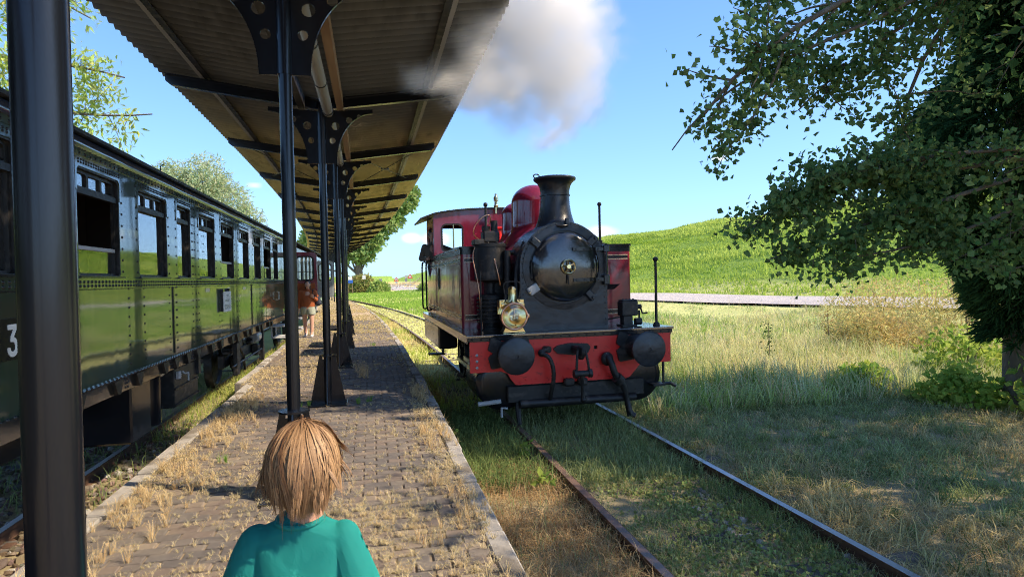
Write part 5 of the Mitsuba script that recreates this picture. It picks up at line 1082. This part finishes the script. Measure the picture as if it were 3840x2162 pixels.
# grass on the dike
n = 140000; P = np.stack([rng.uniform(10, 62, n), rng.uniform(26, 150, n), np.zeros(n)], 1); fd = foot_dist(P[:, 0], P[:, 1]); P = P[(fd > -5.0) & (fd < 31)]; P[:, 2] = ground(P[:, 0], P[:, 1]) - .03; n = len(P); fd_ = foot_dist(P[:, 0], P[:, 1]); D = np.hypot(P[:, 0], P[:, 1])
t = meshkit.fbm(np.c_[fd_ * .33, P[:, 1] * .05, 0 * fd_], 4, 71); clump = np.clip((meshkit.fbm(P * A([.35, .22, 1.2]), 3, 73) - .36) * 4, 0, 1)
ms = [blades(P, (.15 + .40 * clump + .35 * np.clip((t - .42) * 4, 0, 1)) * rng.uniform(.6, 1.2, n), .0016 * D, rng.uniform(.2, .9, n), mixc((.36, .50, .07), (.60, .70, .17), np.clip((t - .3) * 2.4, 0, 1)) * rng.uniform(.85, 1.15, (n, 1)))]
m, c = join(ms); solo('dike_grass', m, 'm_leaf', kind='stuff', label='long lush green grass covering the slope of the dike', color=c)

# low plants with round leaves between the rails
P = scatter(11000, 1.92, 3.28, 2.8, 7.4, lambda P: np.clip((pn(P, 1.5, 81) - .41) * 6, .06, 1)); P[:, 2] += rng.uniform(.01, .06, len(P)); ms = [leaves(P, .030, mixc((.23, .30, .10), (.42, .46, .18), rng.random(len(P))), aspect=1.1)]
for x, y, k in ((1.62, 6.9, 18), (1.55, 5.9, 14), (.9, 7.7, 10)): ms.append(leaves(A([[x, y, -.30]] * k) + rng.normal(0, .06, (k, 3)), .085, A([(.24, .33, .07)] * k)))
m, c = join(ms); solo('ground_cover', m, 'm_leaf', kind='stuff', label='low round-leaved green plants between the rails in front of the locomotive', color=c)

# ------------------------------------------------------------------ trees and shrubs
def limb(p0, p1, r0, r1, wob, n=7):
    p0, p1 = A(p0), A(p1); t = np.linspace(0, 1, n)[:, None]; L = np.linalg.norm(p1 - p0)
    P = p0 + (p1 - p0) * t + np.cumsum(rng.normal(0, wob * L / n, (n, 3)), 0) * np.sin(t * PI) ; return P, np.linspace(r0, r1, n)
def tree(name, lab, cat_, trunk, limbs, crown, leafmat='m_leaf', bark='m_bark', group=None):
    k = thing(name, lab, cat_, group)
    part(k, 'trunk', trunk, bark, True)
    if limbs: part(k, 'limbs', limbs, bark, True, kind='stuff')
    (m, c) = crown; part(k, 'crown', m, leafmat, False, color=c, kind='stuff')
    return k
def twigs(P0, d, L, n, spread, r):
    """n sub-twigs from points P0 heading d with spread; returns tubes and end points"""
    out, pts = [], []
    for _ in range(n):
        i = rng.integers(0, len(P0)); e = d + rng.normal(0, spread, 3); e /= np.linalg.norm(e)
        q = P0[i] + e * L * rng.uniform(.5, 1.2); q[2] -= .12 * L
        P, R = limb(P0[i], q, r, r * .35, .12, 5); out.append(tube(P, R, 4)); pts.append(P)
    return out, pts

# poplar leaning over the track from the right
tr_ = [tube(*limb((9.8, 3.0, -.5), (9.3, 3.1, 10), .34, .10, .02, 9), 10)]
lims, lv = [], []
def bough(path, r, ntw, Ltw, dens, lsz=.078, dr=.5, jit=.10, shade=1.0, hang=(-.3, .15, -.35)):
    P = spline(path, 16); lims.append(tube(P, np.linspace(r, r * .25, 16), 6))
    for i in range(ntw):
        t = rng.uniform(.15, 1) ** .7; p = P[int(t * 15)]
        d = A(hang) + rng.normal(0, .55, 3); d /= np.linalg.norm(d); q = p + d * Ltw * rng.uniform(.4, 1.1)
        W_, Rr = limb(p, q, r * .22, .004, .15, 6); lims.append(tube(W_, Rr, 4))
        k = int(1.35 * dens * rng.uniform(.6, 1.4)); a = rng.uniform(.2, 1.02, k)
        Q = np.stack([np.interp(a, np.linspace(0, 1, 6), W_[:, j]) for j in range(3)], 1) + rng.normal(0, jit, (k, 3))
        cc = mixc((.10, .185, .062), (.25, .36, .13), rng.random(k) ** 1.5); lv.append(leaves(Q, lsz, cc * shade, droop=dr, aspect=.9))
bough([(9.4, 3.1, 4.6), (7.4, 4.9, 4.9), (5.6, 6.0, 4.75), (4.5, 6.4, 4.2), (3.7, 6.6, 3.4)], .075, 46, .75, 40)
bough([(5.9, 5.8, 4.8), (5.0, 6.3, 5.1), (4.2, 6.7, 4.9)], .03, 20, .6, 34)
bough([(6.3, 5.6, 4.85), (5.3, 6.3, 4.3), (4.4, 6.6, 3.9), (3.45, 6.9, 3.05)], .03, 15, .5, 34)
bough([(4.6, 6.4, 4.2), (4.2, 6.5, 3.3), (3.95, 6.7, 2.95)], .02, 9, .4, 30)
bough([(9.4, 3.1, 5.4), (7.6, 4.9, 5.6), (6.2, 6.2, 5.1), (5.7, 6.5, 4.5)], .07, 42, .7, 44)
bough([(7.0, 5.4, 5.0), (6.2, 6.3, 4.5), (5.6, 6.8, 4.0), (5.2, 7.0, 3.6)], .035, 26, .55, 40)
bough([(9.4, 3.1, 2.9), (7.8, 5.2, 2.9), (6.5, 6.3, 2.75), (5.4, 6.9, 2.6), (4.8, 7.1, 2.4)], .06, 40, .5, 40, hang=(-.2, .1, -.35))
bough([(7.6, 5.4, 2.7), (6.6, 6.2, 2.0), (5.9, 6.6, 1.8), (5.3, 6.9, 1.75)], .03, 30, .35, 30, hang=(-.3, .1, -.25))
bough([(7.8, 5.2, 2.5), (7.1, 6.0, 1.95), (6.6, 6.3, 1.65)], .025, 12, .35, 26, hang=(-.1, .1, -.4))
bough([(7.5, 5.4, 2.9), (5.9, 6.5, 2.85), (5.15, 6.9, 2.6), (4.55, 7.0, 2.15)], .03, 46, .5, 34, hang=(-.3, .1, -.35), lsz=.082)
bough([(7.0, 5.8, 2.6), (5.9, 6.5, 2.2), (5.2, 6.8, 1.95), (4.75, 7.0, 1.75)], .03, 34, .36, 30, hang=(-.3, .1, -.25), lsz=.085)
bough([(8.2, 4.8, 2.0), (7.5, 5.7, 1.7), (7.05, 6.0, 1.55)], .025, 9, .3, 24, hang=(-.1, .1, -.3))
bough([(9.4, 3.1, 6.0), (8.0, 5.2, 5.8), (7.2, 6.4, 5.0), (6.8, 6.9, 4.0), (6.7, 7.0, 3.0)], .06, 46, .9, 46)
bough([(9.4, 3.1, 6.6), (7.4, 4.6, 7.2), (5.6, 6.0, 6.4), (4.9, 6.8, 5.6)], .07, 40, .9, 46)
# the body of the crown above and behind the view
for i in range(26):
    a = rng.uniform(0, 2 * PI); e = rng.uniform(-.15, 1.0); L = rng.uniform(2.2, 5.2); z0 = rng.uniform(3.5, 8.5)
    q = A([9.4 + L * math.cos(a) * .95, 2.6 + L * math.sin(a), z0 + L * .45 * e])
    if q[0] / max(q[1], .3) < 1.1 and q[1] > 2 and q[2] < 6.5: continue
    if q[0] < 5.2 and q[1] > 3.4: continue
    bough([(9.35, 3.05, z0 - .8), tuple(A([9.35, 3.05, z0 - .4]) * .5 + q * .5), tuple(q)], .05, 16, 1.2, 30, lsz=.13, jit=.30)
m, c = join(lv)
tree('poplar_tree', 'poplar with heart-shaped leaves hanging over the track from the right', 'tree', tr_, lims, (m, c))

# dark conifer at the right edge
def conifer(x, y, H, R, n, lab, seed_dir=None, name='conifer_tree', zl=.2, grp=None, vis=True):
    k = thing(name, lab, 'tree', grp)
    part(k, 'trunk', tube([(x, y, -.5), (x, y, H * .5), (x, y, H)], [.24, .14, .02], 8), 'm_bark', True)
    z = zl + (H - zl) * rng.random(n) ** 1.15; z = z - (z < zl + 1.2) * rng.random(n) ** 2 * .9; r = R * (1 - np.clip((z - zl) / (H - zl), 0, 1) ** 1.3) * (.85 + .3 * np.sin(z * 2.1 + 1)) * np.clip((z - zl + .9) / 1.5, .25, 1) 
    a = rng.uniform(0, 2 * PI, n); rr = r * np.sqrt(rng.uniform(.25, 1.0, n)) * (.82 + .36 * meshkit.noise(np.stack([np.cos(a) * 2.2 + 5, np.sin(a) * 2.2 + 5, z * 1.15], -1), 3))
    P = np.stack([x + rr * np.cos(a), y + rr * np.sin(a), z], 1)
    out = np.stack([np.cos(a), np.sin(a), rng.uniform(-.35, .25, n)], 1); out /= np.linalg.norm(out, axis=1)[:, None]
    kk = 7; Q = np.repeat(P, kk, 0); d = np.repeat(out, kk, 0) + rng.normal(0, .42, (n * kk, 3)); d[:, 2] -= .15; d /= np.linalg.norm(d, axis=1)[:, None]
    L = np.repeat(rng.uniform(.10, .30, n), kk) * rng.uniform(.5, 1.1, n * kk); s = np.cross(d, rng.normal(0, 1, (n * kk, 3))); s /= np.linalg.norm(s, axis=1)[:, None]
    W_ = L * .075
    v = np.stack([Q, Q + d * (L * .45)[:, None] + s * W_[:, None], Q + d * L[:, None] + A([0, 0, -1]) * (L * .15)[:, None], Q + d * (L * .45)[:, None] - s * W_[:, None]], 1).reshape(-1, 3)
    f = (np.array([[0, 1, 2], [0, 2, 3]])[None] + (np.arange(n * kk) * 4)[:, None, None]).reshape(-1, 3)
    cl = meshkit.noise(P * 1.6, 4); col = mixc((.022, .066, .026), (.075, .16, .055), np.clip(cl * 1.3 - .15, 0, 1)); col = np.repeat(np.repeat(col, kk, 0) * rng.uniform(.75, 1.25, (n * kk, 1)), 4, 0)
    part(k, 'crown', (v, f), 'm_leaf', False, color=np.clip(col, .004, .5), kind='stuff'); return k
conifer(9.2, 7.5, 9.5, 1.75, 24000, 'dark dense conifer filling the right edge behind the poplar leaves', zl=1.35)
def cloudtree(name, lab, base, H, blobs, n, lsz, c0, c1, aspect=.5, trunk_r=.4, nl=14, droop=.2, hole=.42, sc=.5, grp=None, cat_='tree'):
    """tree whose leaves fill several uneven blobs, thinned by noise"""
    x, y = base; z0 = float(ground(x, y)) - .1
    lims = []; cs = A([b[:3] for b in blobs]); P = []
    wsum = sum(b[3] ** 2 for b in blobs)
    for b in blobs:
        k = int(n * b[3] ** 2 / wsum); d = rng.normal(0, 1, (k, 3)); d /= np.linalg.norm(d, axis=1)[:, None]
        q = A(b[:3]) + d * (b[3] * rng.uniform(.35, 1.0, k) ** .6)[:, None] * A([1, 1, b[4] if len(b) > 4 else .9]); P.append(q)
        L, R = limb((x, y, z0 + (b[2] - z0) * .35), b[:3], trunk_r * .35, .02, .12, 8); lims.append(tube(L, R, 5))
        for _ in range(5):
            e = A(b[:3]) + rng.normal(0, b[3] * .5, 3); L2, R2 = limb(L[5], e, trunk_r * .12, .012, .15, 6); lims.append(tube(L2, R2, 4))
    P = np.vstack(P); nz = meshkit.fbm(P * sc, 3, 5); P = P[nz > hole]; t = np.clip((meshkit.noise(P * sc * 2.2, 8)) , 0, 1)
    lf = leaves(P, lsz, mixc(c0, c1, t), droop=droop, aspect=aspect)
    top = max(b[2] for b in blobs)
    return tree(name, lab, cat_, [tube(*limb((x, y, z0), (x, y, (z0 + top) * .6), trunk_r, trunk_r * .5, .02, 8), 12)], lims, ((lf[0], lf[1]), lf[2]), group=grp)
# ash tree behind the carriage, top left: boughs reaching into view
lims, lv = [], []
def ashbough(path, r, ntw, L, dens):
    P = spline(path, 14); lims.append(tube(P, np.linspace(r, r * .25, 14), 6))
    for i in range(ntw):
        p = P[int(rng.uniform(.2, 1) * 13)]; d = A([.45, .0, -.25]) + rng.normal(0, .5, 3); d /= np.linalg.norm(d); q = p + d * L * rng.uniform(.4, 1.1)
        W_, R_ = limb(p, q, .012, .004, .15, 6); lims.append(tube(W_, R_, 4))
        k = int(1.7 * dens * rng.uniform(.5, 1.3)); a = rng.uniform(.1, 1.05, k); Q = np.stack([np.interp(a, np.linspace(0, 1, 6), W_[:, j]) for j in range(3)], 1) + rng.normal(0, .17, (k, 3))
        lv.append(leaves(Q, .17, mixc((.36, .48, .09), (.56, .64, .22), rng.random(k)), droop=.7, aspect=.34))
ashbough([(-9.5, 13, 4.5), (-7.6, 14, 5.9), (-6.0, 15, 6.2), (-5.0, 15, 6.0)], .06, 26, 1.0, 42)
ashbough([(-9.5, 13, 4.5), (-7.4, 14.5, 5.2), (-5.8, 15.2, 5.25), (-4.55, 15.2, 5.3)], .06, 30, .9, 40)
ashbough([(-9.5, 13, 5.5), (-7.8, 14, 6.9), (-6.3, 14.6, 7.4), (-5.6, 15, 7.2)], .06, 26, 1.0, 44)
ashbough([(-9.5, 13, 4.2), (-8.6, 14.2, 5.6), (-7.9, 14.6, 6.4)], .05, 26, 1.1, 50)
ashbough([(-9.5, 13, 6.5), (-8.6, 13.6, 8.4), (-7.4, 14, 8.6)], .05, 28, 1.2, 50)
ashbough([(-9.5, 13, 5), (-10.5, 13.6, 7.5), (-10, 13.6, 9)], .05, 36, 1.4, 60)
ashbough([(-9.5, 13, 3.5), (-9.2, 14, 5), (-8.9, 14.6, 6)], .05, 30, 1.2, 50)
m, c = join(lv)
tree('ash_tree', 'sunlit ash tree with feathery light green leaves above the carriage at upper left', 'tree', [tube(*limb((-9.7, 12.8, -.5), (-9.5, 13, 9), .26, .06, .03, 8), 10)], lims, (m, c))
# silvery willow behind the carriage
wl = lambda x, y, z, r, q=1.0: (x, y, z, r, q)
cloudtree('willow_tree', 'silvery green willow rising behind the middle of the carriage roof', (-14.6, 58), 11, [wl(-14.6, 58, 8.6, 3.3), wl(-13.4, 58, 10.6, 2.0), wl(-15.9, 58, 10.2, 1.9), wl(-17.3, 58, 8.5, 2.0), wl(-12.0, 58.5, 8.4, 2.2), wl(-10.6, 59, 6.7, 1.9), wl(-16.5, 57, 6, 3.0), wl(-13, 57, 5, 3.4), wl(-18.3, 58, 7.2, 1.3), wl(-9.6, 59, 5, 1.6)], 38000, .33, (.34, .43, .22), (.62, .68, .44), .3, .6, droop=.4, hole=.36, sc=.6)
# tall poplar at the far end of the platform
cloudtree('roadside_tree', 'tall leafy tree with thick trunk behind the hedge at the far platform end', (-2.2, 116), 22, [wl(-2.2, 116, 12, 5), wl(2.5, 116, 13.2, 3.6), wl(5.6, 116, 16.6, 3.2), wl(-6.5, 116, 12, 4.5), wl(-2, 116, 18, 6.5), wl(2, 116, 21, 4.5), wl(-1.6, 115.5, 7.0, 2.6), wl(.6, 115, 8.9, 2.4), wl(-4.6, 116, 7.4, 2.6), wl(-9, 116, 8.5, 3.2), wl(-11, 116, 5.5, 2.6)], 26000, .75, (.18, .30, .07), (.42, .54, .20), .8, .75, hole=.34, sc=.28)
def shrub(name, lab, x, y, r, h, n, lsz, c0, c1, grp=None, asp=.6, cat_='shrub'):
    z0 = float(ground(x, y)); k = thing(name, lab, cat_, grp)
    d = rng.normal(0, 1, (n, 3)); d /= np.linalg.norm(d, axis=1)[:, None]; q = d * (rng.uniform(.3, 1, n) ** .5)[:, None] * (.75 + .5 * meshkit.noise(d * 1.9 + x, 3))[:, None] * A([r, r, h]); q[:, 2] = np.abs(q[:, 2])
    P = q + A([x, y, z0]); lf = leaves(P, lsz, mixc(c0, c1, meshkit.noise(P * 2.5 / max(r, .5), 5)), aspect=asp)
    part(k, 'stem', [tube(*limb((x, y, z0 - .05), (x + rng.normal(0, r * .3), y, z0 + h * .8), .02 * max(r, .5), .006, .1, 5), 5) for _ in range(5)], 'm_bark', True, kind='stuff')
    part(k, 'foliage', (lf[0], lf[1]), 'm_leaf', False, color=lf[2], kind='stuff'); return k
shrub('hedge', 'rounded green and rust-tinged hedge at the foot of the far tree', -1.6, 110, 2.6, 3.0, 5200, .42, (.14, .24, .06), (.55, .44, .16), cat_='hedge')
shrub('bush', 'green bush right of the rust-tinged hedge by the white railing', 1.0, 106, 1.9, 2.0, 2600, .36, (.18, .32, .07), (.50, .58, .18), cat_='bush')
shrub('bush', 'low rounded bush beneath the white railing near the locomotive cab', 7.4, 92, 1.3, 1.4, 1500, .26, (.22, .36, .07), (.48, .58, .18), cat_='bush')
for i, (x, y, r, h, l) in enumerate(((12.4, 13.9, 1.2, 1.2, 'golden brown bush left of two, below the poplar leaves beside the road'), (14.6, 13.2, 1.9, 2.0, 'large golden bush at the right edge below the conifer'), (16.5, 18.2, 2.0, 1.8, 'green-gold bush behind the two golden bushes at the road end'))):
    shrub('bush', l, x, y, r, h, 4200, .16, (.50, .48, .16), (.74, .58, .27), asp=.22, cat_='bush')
for x, y, r, h, l in ((9.35, 6.95, .75, 1.05, 'broad-leaved green bush at the right edge in front of the conifer trunk'), (8.3, 9.6, .5, .45, 'bright green leafy weed in the middle of the sunlit grass'), (8.7, 8.0, .6, .6, 'dark leafy weed on the edge of the tree shade at right'), (10.9, 9.9, .9, 1.0, 'tall leafy weed behind the conifer trunk by the right edge')):
    shrub('weed', l, x, y, r, h, 900, .12, (.18, .34, .06), (.52, .60, .12), asp=.8, cat_='weed')
for x, y, l in ((8.25, 12.2, 'dark thistle stalk standing above the sunlit grass'), (11.3, 14.2, 'rust-brown dock stalk in the sunlit grass below the golden bush')):
    z = float(ground(x, y)); k = thing('thistle' if 'thistle' in l else 'dock', l, 'plant'); rust = 'dock' in l
    part(k, 'stem', tube(spline([(x, y, z), (x + .03, y, z + .5), (x, y, z + 1.0)], 8), .009, 5), 'm_bark', True)
    Q = np.c_[rng.normal(x, .06, 70), rng.normal(y, .06, 70), z + rng.uniform(.45 if rust else .3, 1.05, 70)]; lf = leaves(Q, .04 if rust else .055, A([(.26, .12, .05) if rust else (.08, .14, .04)] * 70)); part(k, 'foliage', (lf[0], lf[1]), 'm_leaf', color=lf[2], kind='stuff')
# ------------------------------------------------------------------ far things by the level crossing
def far(x, y): return float(ground(x, y))
rl = thing('railing', 'long white railing along the road beyond the curve of the right track', 'railing')
ra, rb = A([1.4, 132.0]), A([12.5, 100.0]); nP = 14
for i in range(nP):
    p = ra + (rb - ra) * i / (nP - 1); z = far(*p); part(rl, 'post', cbox(p[0] - .06, p[0] + .06, p[1] - .06, p[1] + .06, z - .2, z + .86, .01), 'm_white')
pts = [ra + (rb - ra) * t for t in np.linspace(0, 1, 14)]
part(rl, 'top_rail', tube([(p[0], p[1], far(*p) + .88) for p in pts], .055, 6), 'm_white', True)
part(rl, 'lower_rail', tube([(p[0], p[1], far(*p) + .45) for p in pts], .04, 6), 'm_white', True)
def tri(x, y, zc, s, name, lab, ex):
    k = thing(name, lab, 'road sign'); h = s * .866
    out = Polygon([(x - s / 2, zc - h / 3), (x + s / 2, zc - h / 3), (x, zc + h * 2 / 3)]).buffer(.05); inn = Polygon([(x - s * .31, zc - h * .205), (x + s * .31, zc - h * .205), (x, zc + h * .42)])
    part(k, 'plate', ext(out, .03, (0, y, 0)), 'm_signred'); part(k, 'face', ext(inn, .008, (0, y - .03, 0)), 'm_white')
    part(k, 'symbol', ex(x, y - .0385, zc, h), 'm_black'); part(k, 'post', cyl((x, y + .06, far(x, y) - .3), (x, y + .06, zc + h * .3), .045, n=10), 'm_galv', True); return k
ex1 = lambda x, y, z, h: cat([ext(shapely.box(x - .13, z - .10, x + .13, z + .03), .006, (0, y, 0)), ext(shapely.box(x + .04, z + .03, x + .09, z + .13), .006, (0, y, 0))])
ex2 = lambda x, y, z, h: cat([ext(Polygon([(x - .045, z + .24), (x + .045, z + .24), (x + .025, z - .02), (x - .025, z - .02)]), .006, (0, y, 0)), ext(Point(x, z - .09).buffer(.04), .006, (0, y, 0))])
D = 139
k1 = tri(.0365 * D, D, 1.6 + .0013 * D, .92, 'warning_sign', 'left red and white triangular warning sign with a small plate below, beyond the railing', ex1)
part(k1, 'lower_plate', ext(rect(.0365 * D - .22, .0365 * D + .22, 1.02, 1.42), .02, (0, D, 0)), 'm_galv')
tri(.0576 * D, D, 1.6 + .0056 * D, 1.0, 'warning_sign', 'red triangular warning sign with an exclamation mark at the foot of the dike', ex2)
ib = thing('information_board', 'grey two-panel road board left of the exclamation warning sign', 'road sign')
bx_ = .0518 * D; part(ib, 'upper_panel', ext(rect(bx_ - .28, bx_ + .28, 2.15, 2.68), .03, (0, D + 1, 0)), 'm_galv'); part(ib, 'lower_panel', ext(rect(bx_ - .26, bx_ + .26, 1.35, 2.0), .03, (0, D + 1, 0)), 'm_signgrey'); part(ib, 'post', cyl((bx_, D + 1.06, far(bx_, D) - .3), (bx_, D + 1.06, 2.7), .045, n=8), 'm_galv', True)
gs = thing('road_sign', 'small dark grey square sign seen from behind, above the far bush', 'road sign'); gx_ = .0128 * D
part(gs, 'plate', ext(rect(gx_ - .29, gx_ + .29, 1.5, 2.08, .05), .03, (0, D, 0)), 'm_signgrey'); part(gs, 'post', cyl((gx_, D + .06, far(gx_, D) - .3), (gx_, D + .06, 2.0), .045, n=8), 'm_galv', True)
bs = thing('blue_sign', 'blue and white information sign on posts left of the far tree trunk', 'sign')
sx = -.0325 * 100; part(bs, 'blue_panel', ext(rect(sx - .42, sx + .42, 1.35, 1.85, .03), .03, (0, 100, 0)), 'm_signblue'); part(bs, 'white_panel', ext(rect(sx - .3, sx + .3, 1.86, 2.35, .03), .03, (0, 100, 0)), 'm_white')
for e in (-.3, .3): part(bs, 'post', cyl((sx + e, 100.06, far(sx, 100) - .3), (sx + e, 100.06, 2.3), .04, n=8), 'm_wood', True)
ts = thing('tree_sign', 'small pale notice fixed right of the far tree trunk', 'sign'); part(ts, 'panel', ext(rect(-1.55, -1.0, 1.95, 2.6), .03, (0, 108, 0)), 'm_white'); part(ts, 'post', cyl((-1.28, 108.06, far(-1.3, 108) - .2), (-1.28, 108.06, 2.5), .04, n=8), 'm_wood', True)
wf = thing('wire_fence', 'wooden post and wire fence along the yellow field at the foot of the dike', 'fence'); fp = []
for i in range(30):
    t = i / 29; x, y = 3.0 + 19 * t, 150 + 150 * t; z = far(x, y); part(wf, 'post', cyl((x, y, z - .3), (x, y, z + 1.15), .085, n=6), 'm_wood'); fp.append((x, y, z))
for h in (.5, .8, 1.08): part(wf, 'wire', tube([(x, y, z + h) for x, y, z in fp], .02, 4), 'm_galv')
# ------------------------------------------------------------------ smoke drifting from the chimney under and beside the canopy edge
x0, x1, y0, y1, z0, z1 = -.3, 3.7, 5.5, 9.3, 2.75, 6.2
nx, ny, nz = 112, 96, 96
gxx, gyy, gzz = np.meshgrid((np.arange(nx) + .5) / nx * (x1 - x0) + x0, (np.arange(ny) + .5) / ny * (y1 - y0) + y0, (np.arange(nz) + .5) / nz * (z1 - z0) + z0, indexing='ij')
Pp = np.stack([gxx, gyy, gzz], -1); wq = Pp + .5 * (np.stack([meshkit.fbm(Pp * 1.1, 4, s) for s in (1, 2, 3)], -1) - .5)
def puff(c, r, k): return k * np.exp(-(((wq - A(c)) / A(r)) ** 2).sum(-1) * 1.6)
den = puff((1.35, 6.6, 4.15), (.50, .5, .62), 1.5) + puff((1.95, 6.7, 4.25), (.52, .6, .60), 1.25) + puff((2.25, 6.8, 3.95), (.42, .6, .5), .9) + puff((.55, 6.45, 3.66), (.36, .4, .18), 1.25) + puff((.95, 6.5, 3.75), (.30, .4, .32), 1.2) + puff((1.3, 6.7, 5.0), (.8, .8, .6), 1.4) + puff((2.0, 6.9, 5.0), (.7, .8, .7), 1.2)
den = den + puff((.45, 6.5, 3.55), (.18, .3, .14), .9) + puff((1.0, 6.6, 3.5), (.35, .4, .2), .7) + puff((.85, 6.55, 3.40), (.20, .3, .14), .8) + puff((1.4, 6.8, 3.55), (.55, .5, .35), .55) + puff((2.0, 6.9, 3.5), (.6, .6, .35), .42) + puff((2.15, 7.3, 3.55), (.6, .8, .5), .55) + puff((2.4, 8.2, 3.45), (.35, .6, .4), .5)
nz_ = np.clip((.55 * meshkit.fbm(wq * 2.0, 4, 12) + .45 * meshkit.fbm(Pp * 5.0 + 1.5 * wq, 4, 14) - .32) / .34, 0, 1); den = np.clip(.95 * np.minimum(den, 1.25) - .95 * (1 - nz_), 0, 1.2)
e_ = np.minimum.reduce([gxx - x0, x1 - gxx, gyy - y0, y1 - gyy, gzz - z0, z1 - gzz]); den = den * sst(0, .35, e_)
grid = mi.VolumeGrid(np.ascontiguousarray(den.transpose(2, 1, 0)[..., None].astype(np.float32)))
scene['smoke_medium'] = {'type': 'heterogeneous', 'albedo': {'type': 'constvolume', 'value': rgb((.985, .985, .985))}, 'scale': 4.2,
    'sigma_t': {'type': 'gridvolume', 'grid': grid, 'to_world': T().translate([x0, y0, z0]).scale([x1 - x0, y1 - y0, z1 - z0])}}
scene['smoke'] = {'type': 'cube', 'to_world': T().translate([(x0 + x1) / 2, (y0 + y1) / 2, (z0 + z1) / 2]).scale([(x1 - x0) / 2, (y1 - y0) / 2, (z1 - z0) / 2]), 'bsdf': {'type': 'null'}, 'interior': {'type': 'ref', 'id': 'smoke_medium'}}
labels['smoke'] = {'kind': 'stuff', 'label': 'pale grey smoke drifting from the locomotive chimney past the canopy edge'}
